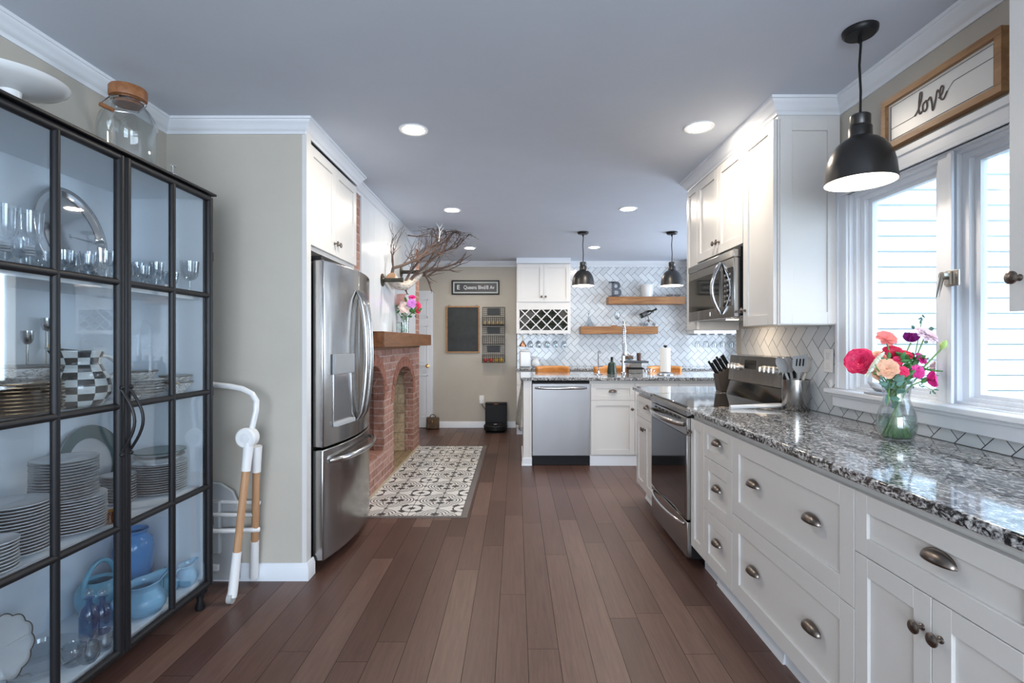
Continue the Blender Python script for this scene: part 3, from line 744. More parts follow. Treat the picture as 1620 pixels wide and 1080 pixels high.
d = shaker(IFr, 'door', .790, 1.255, .115, .69, t); knob(IFr, d, 1.225, .60)
for a, b in ((1.255,1.715),(1.715,2.175)):
    d = shaker(IFr, 'drawer', a, b, .69, .868, t, rail=.05); cup(IFr, d, (a+b)/2, .785)
    d = shaker(IFr, 'door', a, b, .115, .69, t); knob(IFr, d, b-.03, .60)
slab('granite top of the island, in front of the leather stools', [(.045,5.295),(2.33,5.295),(2.40,5.60),(2.36,6.26),(.045,6.26)])
# dishwasher
t = thing('dishwasher', 'stainless dishwasher built into the left end of the island', 'dishwasher', (.475, 5.6, 0))
obj('body', MB().box(.178, .772, 5.345, 5.90, .1, .885), m_dark, t)
obj('back_panel', MB().box(.172, .776, 5.93, 5.95, .0, .898), m_cab, t)
obj('toe_panel', MB().box(.172, .776, 5.350, 5.42, .004, .105), m_dark, t)
dd = obj('door', MB().box(.173, .776, 5.318, 5.345, .108, .868), m_steel_dw, t, bevel=.004)
m = MB(); pts = []
for i in range(15):
    a = i/14; pts.append((.205+.54*a, 5.318-.042*math.sin(PI*a)**.5, .822))
m.tube(pts, [.012]+[.015]*13+[.012], 12); obj('handle', m, m_chrome, dd)

# ------------------------------------------------------------------ back wall cabinets
BFr = Fr(1,0,0,-1,0,7.09)
def bbase(lab, u0, u1, kind):
    t = thing('base_cabinet', lab, 'cabinet', ((u0+u1)/2, 7.4, 0), 'white base cabinets along the back tile wall')
    obj('body', MB().box(u0+.0005, u1-.0005, 7.09, YB-.008, .10, .899), m_cab, t)
    obj('toe_kick', MB().box(u0+.0005, u1-.0005, 7.14, YB-.02, 0, .10), m_trim, t)
    n = 1 if u1-u0 < .5 else 2
    for k in range(n):
        a = u0+(u1-u0)*k/n; b = u0+(u1-u0)*(k+1)/n
        d = shaker(BFr, 'drawer', a, b, .70, .885, t, rail=.045); cup(BFr, d, (a+b)/2, .795)
        d = shaker(BFr, 'door', a, b, .11, .70, t); knob(BFr, d, a+.03 if k else b-.03, .63)
bbase('base cabinet at left end of the back wall, behind the island towel', .012, .52, 1)
bbase('second base cabinet from the left on back wall, behind the left stool', .52, 1.35, 2)
bbase('middle base cabinet of the back wall, behind the faucet', 1.35, 2.2, 2)
bbase('base cabinet at right end of back wall, behind the knife block', 2.2, 3.4, 2)
slab('granite counter along the back tile wall', [(.0,7.05),(3.42,7.05),(3.42,YB-.008),(.0,YB-.008)], .900, .934)

# wall cabinet with lattice wine rack and stemware rails
WFr = Fr(1,0,0,-1,0,0)
def winecab(lab):
    t = thing('wine_cabinet', lab, 'cabinet', (0,0,0), 'wall cabinets with lattice wine racks')
    W = .79; H0, H1 = 1.425, 2.448; dp = .31
    m = MB().box(0, W, 0, dp, 1.86, H1).box(0, .045, 0, dp, H0, 1.86).box(W-.045, W, 0, dp, H0, 1.86).box(.045, W-.045, 0, dp, H0, 1.475).box(.045, W-.045, 0, dp, 1.775, 1.86)
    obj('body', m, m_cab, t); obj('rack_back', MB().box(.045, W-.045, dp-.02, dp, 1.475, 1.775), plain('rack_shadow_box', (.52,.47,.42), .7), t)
    shaker(WFr, 'door', .012, W/2, 1.885, 2.435, t); shaker(WFr, 'door', W/2, W-.012, 1.885, 2.435, t)
    kn = [c for c in t.children]
    knob(WFr, kn[-2], W/2-.03, 1.96); knob(WFr, kn[-1], W/2+.03, 1.96)
    m = MB(); x0, x1, z0, z1 = .045, W-.045, 1.475, 1.775; sp = .159; w = .0075
    for k in range(-4, 8):
        for sg in (1, -1):
            # line z = z0 + sg*(x - c)
            c = x0+k*sp if sg == 1 else x0+k*sp+.0
            pts = []
            if sg == 1: a = max(x0, c); b = min(x1, c+(z1-z0)); q = [(a, z0+(a-c)), (b, z0+(b-c))]
            else: a = max(x0, c-(z1-z0)); b = min(x1, c); q = [(a, z0+(c-a)), (b, z0+(c-b))]
            if b-a < .01: continue
            dx = w*math.sqrt(.5)
            (ax, az), (bx, bz) = q
            nz = dx if sg == 1 else dx
            poly = [(ax-dx, az+dx*sg),(ax+dx, az-dx*sg),(bx+dx, bz-dx*sg),(bx-dx, bz+dx*sg)]
            poly = clip(poly, x0, x1, z0, z1)
            if len(poly) >= 3: m.prism(poly, 'Y', .004+(.008 if sg < 0 else 0), .30)
    obj('lattice', m, m_cab, t)
    m = MB().sweep([(W+.001,.315),(W+.001,-.02),(-.001,-.02),(-.001,.315)], [(-o, z) for o, z in CP]); 
    obj('crown', m, m_trim, t)
    m = MB()
    for k in range(6): m.box(.06+k*.125, .10+k*.125, .02, dp-.02, 1.412, 1.425).box(.05+k*.125, .11+k*.125, .02, dp-.02, 1.408, 1.413)
    obj('stemware_rail', m, m_trim, t)
    return t
wc = winecab('wall cabinet with lattice wine rack, left of the floating shelves')
wc.location = (.010, 7.375, 0)
dup(wc, (2.60, 7.375, 0), label='wall cabinet with lattice wine rack at far right, mostly hidden by microwave')
# ------------------------------------------------------------------ black display cabinet
DX, DY0, DY1, DZ = -1.515, 1.375, 2.505, 2.025
m_iron = m_black
t = thing('display_cabinet', 'tall black metal display cabinet with glass doors on the left', 'cabinet', (-1.72, 1.94, 0))
m = MB().box(XW+.004, XW+.014, DY0, DY1, .115, DZ)                                        # back
m.box(XW+.014, DX-.030, DY0, DY0+.012, .115, DZ).box(XW+.014, DX-.030, DY1-.012, DY1, .115, DZ).box(XW+.014, DX-.030, DY0, DY1, .115, .140).box(XW+.014, DX-.030, DY0, DY1, DZ-.012, DZ)
obj('lined_interior', m, m_cavity, t)
m = MB().box(XW+.002, DX-.03, DY1, DY1+.004, .112, DZ).box(XW+.002, DX-.03, DY0-.004, DY0, .112, DZ)
obj('outer_side', m, m_iron, t)
m = MB().box(DX-.030, DX-.004, DY0-.004, DY0+.010, .105, DZ).box(DX-.030, DX-.004, DY1-.010, DY1+.004, .105, DZ).box(DX-.030, DX-.004, DY0, DY1, .095, .118).box(DX-.030, DX-.004, DY0, DY1, DZ-.01, DZ+.005)
obj('front_frame', m, m_iron, t, bevel=.003)
obj('top', MB().box(XW+.001, DX+.022, DY0-.02, DY1+.022, DZ+.006, DZ+.018), m_iron, t, bevel=.003)
for z in (.600, 1.063, 1.535):
    obj('shelf', MB().box(XW+.015, DX-.045, DY0+.013, DY1-.013, z-.022, z), m_cavity, t)
for y in (DY0+.03, DY1-.03):
    for x in (DX-.03, XW+.06):
        m = MB().lathe([(.020,0),(.024,.012),(.014,.045),(.022,.095)], (x, y, 0), 'Z', 12); m.box(x-.022, x+.022, y-.022, y+.022, .075, .100); obj('foot', m, m_iron, t)
YS = 1.942
def gdoor(y0, y1, hy):
    zs = [.135, .600, 1.063, 1.535, 2.0]; r_ = .0135; x = DX+.004
    m = MB()
    for y in (y0+.014, y1-.014): m.tube([(x,y,.118),(x,y,DZ-.008)], .0175, 12)
    for z in (.128, DZ-.014): m.tube([(x,y0+.014,z),(x,y1-.014,z)], .015, 12)
    for z in zs[1:4]: m.tube([(x,y0+.014,z),(x,y1-.014,z)], r_, 12)
    ym = (y0+y1)/2; m.tube([(x,ym,.118),(x,ym,DZ-.008)], .0135, 12)
    d = obj('glass_door', m, m_iron, t)
    for a, b in ((y0+.02, ym-.004), (ym+.004, y1-.02)):
        for z0, z1 in zip([.135]+zs[1:4], zs[1:4]+[2.012]): obj('glass_pane', MB().box(x-.004, x-.001, a, b, z0+.004, z1-.004), m_cabpane, d)
    pts = [(x+.012, hy, 1.14)]+[(x+.014+.050*math.sin(PI*i/12), hy, 1.125-.235*i/12) for i in range(13)]+[(x+.012, hy, .875)]
    obj('pull_handle', MB().tube(pts, .0055, 8).ball(.009, (x+.016,hy,1.135)).ball(.009, (x+.016,hy,.880)), m_iron, d)
    return d
gdoor(DY0+.002, YS-.002, YS-.022); gdoor(YS+.002, DY1-.002, YS+.022)
for z in (.42, 1.065, 1.73): obj('hinge', MB().cyl(.006, z-.022, z+.022, (DX+.006, DY1+.008, 0)), m_iron, t)

# ---- contents helpers; each prototype is a thing, the rest are copies
def at(px, X): return (X, 800*abs(X)/(816-px))          # where a line of sight meets a given depth into the cabinet
ZS = (.1415, .6015, 1.0645, 1.5365)
def place(first, proto, loc, lab, grp=None, rz=0, scale=None):
    if first:
        proto.location = loc; proto.rotation_euler = (0,0,rz); proto['label'] = lab
        if grp: proto['group'] = grp
        if scale: proto.scale = (scale,)*3
        return proto
    return dup(proto, loc, rz, lab, grp, scale)
# goblets
def goblet(h, rb, name, mt, grp, rings=False, stemf=.42):
    t = thing(name, '', 'glass', (0,0,0), grp)
    z1 = h*stemf
    bowl = [(.004,z1),(rb*.55,z1+h*.05),(rb*.85,z1+h*.16),(rb*.92,z1+h*.3),(rb*1.0,h),(rb*.96,h),(rb*.86,z1+h*.3),(rb*.5,z1+h*.08),(0,z1+h*.035)]
    obj('bowl', MB().lathe(bowl, (0,0,0), 'Z', 20, cap=False), mt, t)
    obj('stem', MB().lathe([(rb*.85,0),(rb*.8,.003),(.006,.010),(.0045,z1*.6),(.006,z1+.002)], (0,0,0), 'Z', 16), mt, t)
    if rings:
        for k in range(4): obj('stem_ring', MB().lathe([(.006,z1-.030+k*.009),(.013,z1-.027+k*.009),(.013,z1-.024+k*.009),(.006,z1-.022+k*.009)], (0,0,0), 'Z', 16), m_greypl, t)
    return t
G1 = goblet(.200, .037, 'goblet', m_glass, 'tall ring-stemmed goblets', True)
for i, (px, lab) in enumerate(((8,'tall clear goblet with grey ringed stem at the left frame edge, top shelf'),(47,'tall clear goblet with grey ringed stem just left of the silver tray'))):
    x, y = at(px, -1.60); place(i == 0, G1, (x, y, ZS[3]), lab)
G2 = goblet(.095, .034, 'crystal_glass', m_crystal, 'small crystal glasses on the top shelf', False, .35)
G3 = goblet(.125, .030, 'crystal_glass', m_crystal, 'small crystal glasses on the top shelf', False, .45)
rr = random.Random(5); k = 0
lab2 = 'small clear crystal glass standing in the crowd on the top cabinet shelf'
for row, X in enumerate((-1.60, -1.69, -1.78)):
    y = 1.70+row*.03
    while y < 2.42:
        pr = G2 if (k+row) % 3 else G3
        if not (row == 0 and y < 1.72): 
            f = 'used' not in pr; pr['used'] = 1
            if f: place(True, pr, (X, y, ZS[3]), lab2)
            else: o = dup(pr, (X+rr.uniform(-.01,.01), y, ZS[3]), rr.random()*6, lab2)
        y += .085+rr.uniform(0,.01); k += 1
for o in list(C.objects):
    if 'used' in o: del o['used']
G4 = goblet(.155, .040, 'goblet', m_crystal, 'flared goblets at the right end of top shelf', False, .40)
x, y = at(300, -1.56); place(True, G4, (x, y, ZS[3]), 'flared clear goblet nearest the right end of the top shelf')
# silver tray leaning on the back
m = MB()
def tr(a, b):
    r_ = b; th = 2*PI*a; z = .014*(max(0, r_-.72)/.28)**1.5 if r_ > .72 else 0
    return (z, r_*.172*math.cos(th), r_*.205*math.sin(th))
m.grid(tr, 48, 14); t = obj('silver_tray', m, mat('polished_silver', (.62,.61,.60), .10, 1), solid=.003)
t.location = (-1.855, 2.105, ZS[3]+.208); t.rotation_euler = (0, math.radians(-11), 0); tag(t, 'oval polished silver tray leaning upright on the top shelf', 'tray')

# second shelf
def plates(n, r_, loc, mt, mt2, lab, grp, dz=.0085, name='plate'):
    """a stack: each plate is a thing of its own"""
    pr = None
    for k in range(n):
        if pr is None:
            m = MB().lathe([(0,.002),(r_*.55,.0),(r_*.62,.002),(r_*.82,.010),(r_,.0165),(r_*1.0,.0190),(r_*.80,.0135),(r_*.60,.0055),(0,.0050)], (0,0,0), 'Z', 40, cap=False)
            pr = obj(name, m, mt); 
            if mt2:
                rim = obj('rim', MB().lathe([(r_*.985,.0158),(r_*1.006,.0172),(r_*.985,.0192)], (0,0,0), 'Z', 40, cap=False), mt2, pr)
            pr.location = (loc[0], loc[1], loc[2]); tag(pr, lab, 'plate', grp); proto = pr
        else:
            dup(proto, (loc[0]+rr.uniform(-.0015,.0015), loc[1]+rr.uniform(-.0015,.0015), loc[2]+k*dz), rr.random()*6)
    return loc[2]+(n-1)*dz+.008
m_brownrim = mat('dark_rim', (.10,.09,.08), .3); m_char = plain('charger_metal', (.35,.22,.12), .25, .2, metal=1)
x, y = at(22, -1.665)
zt = plates(9, .128, (x, y, ZS[2]), m_char, m_gold, 'thin gold-rimmed plate in the stack under the marbled bowl, second shelf', 'gold-rimmed plates under the bowl', .0115)
def bowl(name, r_, h, mt, lab, loc, rim=None, grp=None, foot=.4):
    m = MB().lathe([(0,.004),(r_*foot,.0),(r_*foot,.006),(r_*.75,h*.45),(r_*.93,h*.8),(r_,h),(r_*.975,h),(r_*.70,h*.5),(r_*.3,.014),(0,.012)], (0,0,0), 'Z', 36, cap=False)
    o = obj(name, m, mt); 
    if rim: obj('rim', MB().lathe([(r_*.965,h-.006),(r_*1.01,h-.004),(r_*1.012,h+.001),(r_*.97,h+.001)], (0,0,0), 'Z', 36), rim, o)
    o.location = loc; return tag(o, lab, 'bowl', grp)
bowl('serving_bowl', .125, .060, m_marble, 'wide marbled bowl with dark rim on top of the gold-rimmed plates', (x, y, zt+.004), m_brownrim)
def candlestick(px, h, lab, f):
    x, y = at(px, -1.80)
    t = thing('candlestick', lab, 'candlestick', (x, y, ZS[2]), 'slender silver candlesticks')
    obj('stem', MB().lathe([(.035,0),(.034,.004),(.006,.012),(.0035,.03),(.0035,h-.05)], (x,y,ZS[2]), 'Z', 16), m_nickel, t)
    obj('cup', MB().lathe([(.004,h-.05),(.012,h-.045),(.018,h-.03),(.019,h),(.016,h),(.014,h-.03),(0,h-.04)], (x,y,ZS[2]), 'Z', 18, cap=False), m_chrome, t)
candlestick(43, .285, 'shorter slender silver candlestick, left of the taller one', 0); candlestick(74, .335, 'taller slender silver candlestick beside the checkered pitcher', 0)
# checkered pitcher
m_check = mat('black_white_check_glaze', (.8,.8,.8), .12, coat=.5); n = N(m_check)
xx_ = n.sep(n.ocoord()); ang = n.M('ARCTAN2', xx_[1], xx_[0])
ca_ = n.M('FLOOR', n.M('ADD', n.M('MULTIPLY', ang, 12/(2*PI)), .35)); cz_ = n.M('FLOOR', n.M('DIVIDE', xx_[2], .0265))
ck = n.M('ABSOLUTE', n.M('MODULO', n.M('ADD', ca_, cz_), 2)); nz = n.noise(n.ocoord(), 30, 3)
n.col(n.mix(n.M('GREATER_THAN', ck, .5), n.ramp(nz, [(.3,(.68,.70,.66)),(.7,(.78,.79,.76))]), n.ramp(nz, [(.3,(.015,.017,.018)),(.7,(.06,.065,.065))])))
def pitcher(name, r_, h, mt, lab, loc, rz, grp=None, hm=None, spout=1.0, cat='pitcher'):
    t = thing(name, lab, cat, (0,0,0), grp)
    prof = [(.55,0),(.78,.06),(.97,.22),(1.0,.36),(.93,.52),(.74,.68),(.66,.78),(.70,.90),(.78,1.0)]
    def fn(a, b, inner=0):
        i = b*(len(prof)-1); k = min(int(i), len(prof)-2); f = i-k
        f2 = f*f*(3-2*f) if False else f
        rr_ = (prof[k][0]*(1-f2)+prof[k+1][0]*f2)*r_ - inner; z = (prof[k][1]*(1-f)+prof[k+1][1]*f)*h
        th = 2*PI*a; c = math.cos(th)
        lip = max(0, b-.72)/.28*spout
        pull = lip*max(0, c)**6*r_*.50
        z += lip*max(0, c)**4*h*.07 - lip*.06*h*max(0, -c)
        return ((rr_+pull)*c, rr_*math.sin(th), z)
    m = MB().grid(fn, 40, 24); b = obj('body', m, mt, t, solid=.005)
    m = MB().lathe([(0,.004),(r_*.55,.004)], (0,0,0), 'Z', 40, cap=False); obj('base', m, mt, t)
    pts = [(-r_*.72, 0, h*.90)]+[(-r_*(.85+.78*math.sin(PI*a/10)**.8), 0, h*(.94-.055*a)) for a in range(1,10)]+[(-r_*.96, 0, h*.36)]
    obj('handle', MB().tube(pts, [r_*.09]*len(pts), 10), hm or mt, t)
    t.location = loc; t.rotation_euler = (0,0,rz); return t
x, y = at(124, -1.655)
pitcher('pitcher', .098, .212, m_check, 'round black and white checkered pitcher on the second shelf', (x, y, ZS[2]), math.radians(-100), hm=m_porc, spout=.7)
x, y = -1.86, 2.035; t = thing('candle', 'white pillar candle in brass base behind the checkered pitcher', 'candle', (x,y,ZS[2])); obj('wax', MB().cyl(.018, .235, .34, (x,y,ZS[2])), m_porc, t); obj('holder', MB().lathe([(.027,0),(.026,.005),(.008,.015),(.008,.21),(.022,.22),(.022,.235)], (x,y,ZS[2])), m_gold, t)
# marbled dinnerware at the right of the second shelf
x, y = -1.66, 2.235; zt = plates(6, .090, (x, y, ZS[2]), m_marble, m_brownrim, 'marbled plate in the stack at centre of right door, second shelf', 'marbled plates on the second shelf', .012)
bowl('marbled_bowl', .066, .045, m_marble, 'marbled bowl sitting on top of the marbled plate stack', (x, y, zt+.004), m_brownrim)
x, y = -1.815, 2.12; zt = plates(6, .075, (x, y, ZS[2]), m_marble, m_brownrim, 'marbled plate stacked behind the checkered pitcher handle', 'marbled plates behind the pitcher', .012)
t = bowl('footed_bowl', .062, .10, m_marble, 'marbled footed bowl on the plates behind the checkered pitcher', (x, y, zt+.004), m_brownrim)
x, y = -1.62, 2.41; bowl('marbled_bowl', .072, .055, m_marble, 'lower marbled bowl at right end of second shelf', (x, y, ZS[2]), m_brownrim, 'nested marbled bowls'); bowl('marbled_bowl', .068, .055, m_marble, 'upper marbled bowl nested in another at right end of second shelf', (x, y, ZS[2]+.030), m_brownrim, 'nested marbled bowls')
x, y = -1.575, 2.325; bowl('sugar_bowl', .026, .055, m_marble, 'small marbled cup in front of the marbled plates', (x, y, ZS[2]), m_gold)
x, y = at(203, -1.562); bowl('sauce_bowl', .045, .035, m_marble, 'small low marbled bowl by the door handles, second shelf', (x, y, ZS[2]), m_brownrim)
# third shelf
x, y = at(112, -1.665); zt = plates(12, .108, (x, y, ZS[1]), m_porc, None, 'lower wide white plate in the tall double stack, third shelf', 'lower plates of the tall stack', .0105)
plates(14, .100, (x-.005, y-.02, zt), m_porc, m_brownrim, 'upper white scalloped plate in the tall double stack, third shelf', 'upper plates of the tall stack', .0105)
x, y = at(22, -1.67); plates(16, .099, (x, y, ZS[1]), m_porc, None, 'white plate in the single stack left of the tall stack, third shelf', 'plates in the left stack', .0105)
x, y = at(-18, -1.60); plates(9, .068, (x, y, ZS[1]), m_porc, None, 'small white saucer in the stack at left frame edge, third shelf', 'saucers at the frame edge', .0105)
x, y = at(187, -1.745); plates(10, .066, (x, y, ZS[1]), m_porc, m_brownrim, 'small dark-rimmed plate in the short stack behind the door meeting', 'small dark-rimmed plates', .012)
x, y = -1.675, 2.378; zt = plates(13, .108, (x, y, ZS[1]), m_porc, m_brownrim, 'white plate with dark green rim in right-hand stack, third shelf', 'green-rimmed plates in the right stack', .0105)
bowl('soup_bowl', .100, .040, m_porc, 'lower white dish on top of the right-hand plate stack', (x, y, zt+.004), m_brownrim, 'dishes on the right stack', .6)
bowl('soup_bowl', .104, .035, m_porc, 'upper dish with green rim on the right-hand plate stack', (x, y, zt+.030), mat('deep_green_rim', (.05,.10,.09), .2), 'dishes on the right stack', .6)
x, y = at(176, -1.58); t = obj('votive_cup', MB().lathe([(.018,0),(.022,.004),(.024,.05),(.021,.05),(.019,.008),(0,.006)], (0,0,0), 'Z', 20), glass('amber_glass', (.75,.50,.12), 2, .1)); t.location = (x, y, ZS[1]); tag(t, 'small amber glass cup between plate stacks, third shelf', 'cup')
m_greenrim = mat('grey_green_glaze', (.10,.16,.155), .15)
x, y = at(152, -1.845); t = thing('charger_plate', 'large white plate with wide grey-green rim leaning on the back, third shelf', 'plate', (0,0,0))
obj('well', MB().lathe([(0,0),(.105,.0),(.115,.006)], (0,0,0), 'X', 44, cap=False), m_porc, t)
obj('rim', MB().lathe([(.115,.006),(.135,.010),(.168,.016),(.168,.020),(.112,.009)], (0,0,0), 'X', 44, cap=False), m_greenrim, t)
obj('silver_line', MB().lathe([(.134,.011),(.137,.0115)], (0,0,0), 'X', 44, cap=False), m_chrome, t)
obj('edge_line', MB().lathe([(.166,.0165),(.1695,.018),(.1685,.021)], (0,0,0), 'X', 44, cap=False), m_chrome, t)
t.location = (-1.875, y, ZS[1]+.170); t.rotation_euler = (0, math.radians(-10), 0)
# bottom shelf: blue pottery and glass
m_bl1 = plain('cornflower_blue_glaze', (.10,.30,.62), .15, .12); m_bl2 = plain('turquoise_blue_glaze', (.16,.42,.56), .12, .12); m_bl3 = plain('pale_blue_glaze', (.25,.50,.70), .12, .1)
x, y = -1.79, 2.37; t = obj('vase', MB().lathe([(0,0),(.045,0),(.055,.02),(.074,.12),(.080,.20),(.072,.245),(.055,.262),(.050,.272),(.060,.285),(.058,.29),(.045,.272),(.06,.24),(.06,.05),(0,.02)], (0,0,0), 'Z', 32, cap=False), m_bl1); t.location = (x, y, ZS[0]); tag(t, 'tall cornflower blue vase at back of the bottom shelf', 'vase')
x, y = at(228, -1.605); pitcher('pitcher', .080, .135, m_bl3, 'squat pale blue pitcher at front centre of bottom shelf', (x, y, ZS[0]), math.radians(70), 'blue pottery pitchers', spout=1.2)
x, y = -1.625, 2.335; pitcher('pitcher', .052, .115, m_bl2, 'turquoise pitcher behind the squat pale blue pitcher', (x, y, ZS[0]), math.radians(-60), 'blue pottery pitchers')
x, y = -1.585, 2.435; pitcher('pitcher', .044, .100, m_bl3, 'small pale blue pitcher at right end of bottom shelf', (x, y, ZS[0]), math.radians(75), 'blue pottery pitchers', spout=1.2)
x, y = -1.79, 2.175; t = thing('basket_vase', 'round turquoise basket vase with arched handle, bottom shelf', 'vase', (x, y, ZS[0]))
obj('body', MB().lathe([(0,0),(.05,0),(.072,.02),(.086,.07),(.082,.115),(.060,.145),(.055,.15),(.045,.14),(.08,.08),(0,.02)], (x,y,ZS[0]), 'Z', 32, cap=False), m_bl2, t)
obj('handle', MB().tube([(x, y+.085*math.cos(PI*i/14), ZS[0]+.11+.115*math.sin(PI*i/14)) for i in range(15)], .010, 10), m_bl2, t)
def decanter(px, X, h, lab):
    x, y = at(px, X); t = thing('decanter', lab, 'decanter', (x, y, ZS[0]), 'blue glass decanters')
    obj('body', MB().lathe([(0,0),(.030,0),(.033,.02),(.033,h*.45),(.026,h*.6),(.011,h*.68),(.010,h*.78),(.018,h*.80),(.008,h*.81)], (x,y,ZS[0]), 'Z', 20), m_blueglass, t)
    obj('stopper', MB().ball(.016, (x,y,ZS[0]+h*.9)), m_crystal, t)
decanter(141, -1.68, .20, 'left of two small dark blue glass decanters, bottom shelf'); decanter(162, -1.665, .175, 'right of two small dark blue glass decanters, bottom shelf')
x, y = at(62, -1.70); t = obj('glass_platter', MB().lathe([(0,.004),(.08,0),(.135,.035),(.14,.05),(.132,.05),(.085,.008),(0,.010)], (0,0,0), 'Z', 40, cap=False), m_crystal); t.location = (x, y, ZS[0]); tag(t, 'wide clear glass dish on the left of bottom shelf', 'dish')
for px, X, r_, lab in ((118,-1.60,.042,'clear glass cup at the left of glass cups, bottom shelf'),(140,-1.56,.036,'clear glass cup at front of glass cups, bottom shelf'),(165,-1.565,.035,'clear glass creamer with loop handle beneath the decanters')):
    x, y = at(px, X); t = thing('glass_cup', lab, 'cup', (x,y,ZS[0]), 'clear glass cups on the bottom shelf')
    obj('body', MB().lathe([(r_*.6,0),(r_*.95,.02),(r_,.045),(r_*.85,.065),(r_*.9,.07),(r_*.8,.066),(r_*.88,.04),(r_*.6,.01),(0,.008)], (x,y,ZS[0]), 'Z', 24), m_crystal, t)
    obj('handle', MB().tube([(x+.0, y+r_*.9+.022*math.sin(PI*i/8), ZS[0]+.058-.036*i/8) for i in range(9)], .0035, 8), m_crystal, t)
x, y = at(-2, -1.72); m = MB()
def scal(a, b):
    th = 2*PI*a; r_ = b*(.105+.009*abs(math.sin(th*6))); return (.02*b*b, r_*math.cos(th), r_*math.sin(th))
m.grid(scal, 72, 8); t = obj('scalloped_plate', m, m_porc, solid=.004); obj('rim', MB().tube([(.022, (.107+.009*abs(math.sin(6*2*PI*i/96)))*math.cos(2*PI*i/96), (.107+.009*abs(math.sin(6*2*PI*i/96)))*math.sin(2*PI*i/96)) for i in range(97)], .002, 6), m_brownrim, t)
t.location = (-1.77, 1.72, ZS[0]+.112); t.rotation_euler = (0, math.radians(-10), 0); tag(t, 'white scalloped plate with dark edge standing at left of the bottom shelf', 'plate')

# on top of the cabinet
ZT_ = DZ+.018
t = thing('cake_stand', 'white pedestal cake stand on top of the black cabinet', 'cake stand', (-1.70, 1.70, ZT_))
obj('pedestal', MB().lathe([(.075,0),(.072,.006),(.034,.02),(.026,.06),(.030,.108)], (-1.70,1.70,ZT_), 'Z', 32), m_porc, t)
obj('plate', MB().lathe([(0,.108),(.06,.108),(.135,.128),(.152,.142),(.156,.150),(.150,.152),(.13,.138),(0,.124)], (-1.70,1.70,ZT_), 'Z', 48, cap=False), m_porc, t)
jx, jy = -1.74, 2.27
t = thing('drink_dispenser', 'large clear glass jug with cork lid and wire handle on black cabinet', 'jar', (jx, jy, ZT_))
obj('jar', MB().lathe([(0,.004),(.100,.0),(.110,.012),(.113,.05),(.113,.22),(.106,.26),(.084,.300),(.064,.325),(.060,.35),(.057,.35),(.060,.325),(.080,.297),(.109,.215),(.109,.02),(0,.010)], (jx,jy,ZT_), 'Z', 44, cap=False), m_glass, t)
obj('lid', MB().lathe([(.054,.325),(.056,.352),(.070,.354),(.072,.360),(.072,.396),(.068,.402),(0,.404)], (jx,jy,ZT_), 'Z', 36), m_cork, t)
obj('neck_wire', MB().lathe([(.064,.335),(.068,.340),(.064,.345)], (jx,jy,ZT_), 'Z', 36), m_chrome, t)
hp = [(jx+.01*0+.03*math.sin(PI*i/12), jy-.078*math.cos(PI*i/12)*1.0, ZT_+.303-.09*math.sin(PI*i/12)) for i in range(13)]
hp = [(jx-.03, jy-.062, ZT_+.340)] + [(jx+.0,jy-.155,ZT_+.262),(jx+.055,jy-.150,ZT_+.235)] + [(jx+.085,jy-.06,ZT_+.262),(jx+.063, jy+.02, ZT_+.335)]
obj('wire_handle', MB().tube(hp, .0028, 8), m_chrome, t)
obj('wooden_grip', MB().tube([(jx+.002,jy-.154,ZT_+.260),(jx+.053,jy-.150,ZT_+.236)], .0095, 10), m_cork, t)
m = MB().tube([(jx+.105,jy+.045,ZT_+.04),(jx+.165,jy+.065,ZT_+.04)], .008, 10).tube([(jx+.158,jy+.062,ZT_+.045),(jx+.158,jy+.062,ZT_+.075)], .005, 8).tube([(jx+.158,jy+.05,ZT_+.077),(jx+.158,jy+.08,ZT_+.080)], .004, 8).tube([(jx+.163,jy+.064,ZT_+.04),(jx+.176,jy+.068,ZT_+.02)], .007, 8)
obj('spigot', m, m_chrome, t)

# ------------------------------------------------------------------ folded high chair frame
t = thing('high_chair_frame', 'folded white and wood high chair frame leaning beside the grey column', 'high chair', (-1.42, 2.64, 0))
A0 = Vector((-1.425,2.525,.0)); 
hub = Vector((-1.372, 2.60, .80))
def leg(foot, top, name):
    foot = Vector(foot); top = Vector(top); d = top-foot
    a = foot+d*.30; b = foot+d*.83
    l = obj(name, MB().tube([a, b], .0185, 16), m_lightwood, t)
    obj('leg_cap', MB().tube([foot+Vector((0,-.0,.030)), foot+d*.07, a-d*.02, a+d*.012], [.024,.023,.0215,.0215], 16), m_whitepl, l)
    obj('leg_socket', MB().tube([b-d*.012, b+d*.05, top], [.0225,.023,.026], 16), m_whitepl, l)
    return l
l1 = leg((-1.425,2.535,.0), (-1.375,2.605,.79), 'front_leg'); obj('caster', MB().cyl(.026, -.012, .012, (-1.425,2.530,.027), 'X', 20), m_greypl, l1)
leg((-1.425,2.752,.0), (-1.362,2.66,.76), 'rear_leg')
obj('hinge_hub', MB().lathe([(.045,-.028),(.052,-.022),(.052,.022),(.045,.028)], (-1.385,2.61,.815), '-Y', 28), m_whitepl, t, bevel=.003)
obj('hub_button', MB().lathe([(.024,.028),(.022,.034),(0,.036)], (-1.385,2.61,.815), '-Y', 20), m_porc, t)
obj('tray_arm', MB().tube([(-1.372,2.62,.84),(-1.352,2.63,.95),(-1.352,2.635,1.0),(-1.375,2.64,1.035),(-1.43,2.645,1.062),(-1.50,2.65,1.075),(-1.60,2.65,1.085),(-1.74,2.65,1.09)], .0155, 12), m_porc, t)
obj('cross_bar', MB().tube([(-1.40,2.70,.385),(-1.80,2.70,.385)], .011, 10), m_whitepl, t)
obj('cross_bar', MB().tube([(-1.38,2.72,.30),(-1.40,2.70,.305),(-1.80,2.66,.305)], .013, 10), m_whitepl, t)
obj('cross_bar', MB().tube([(-1.38,2.73,.44),(-1.80,2.73,.45)], .010, 10), m_whitepl, t)
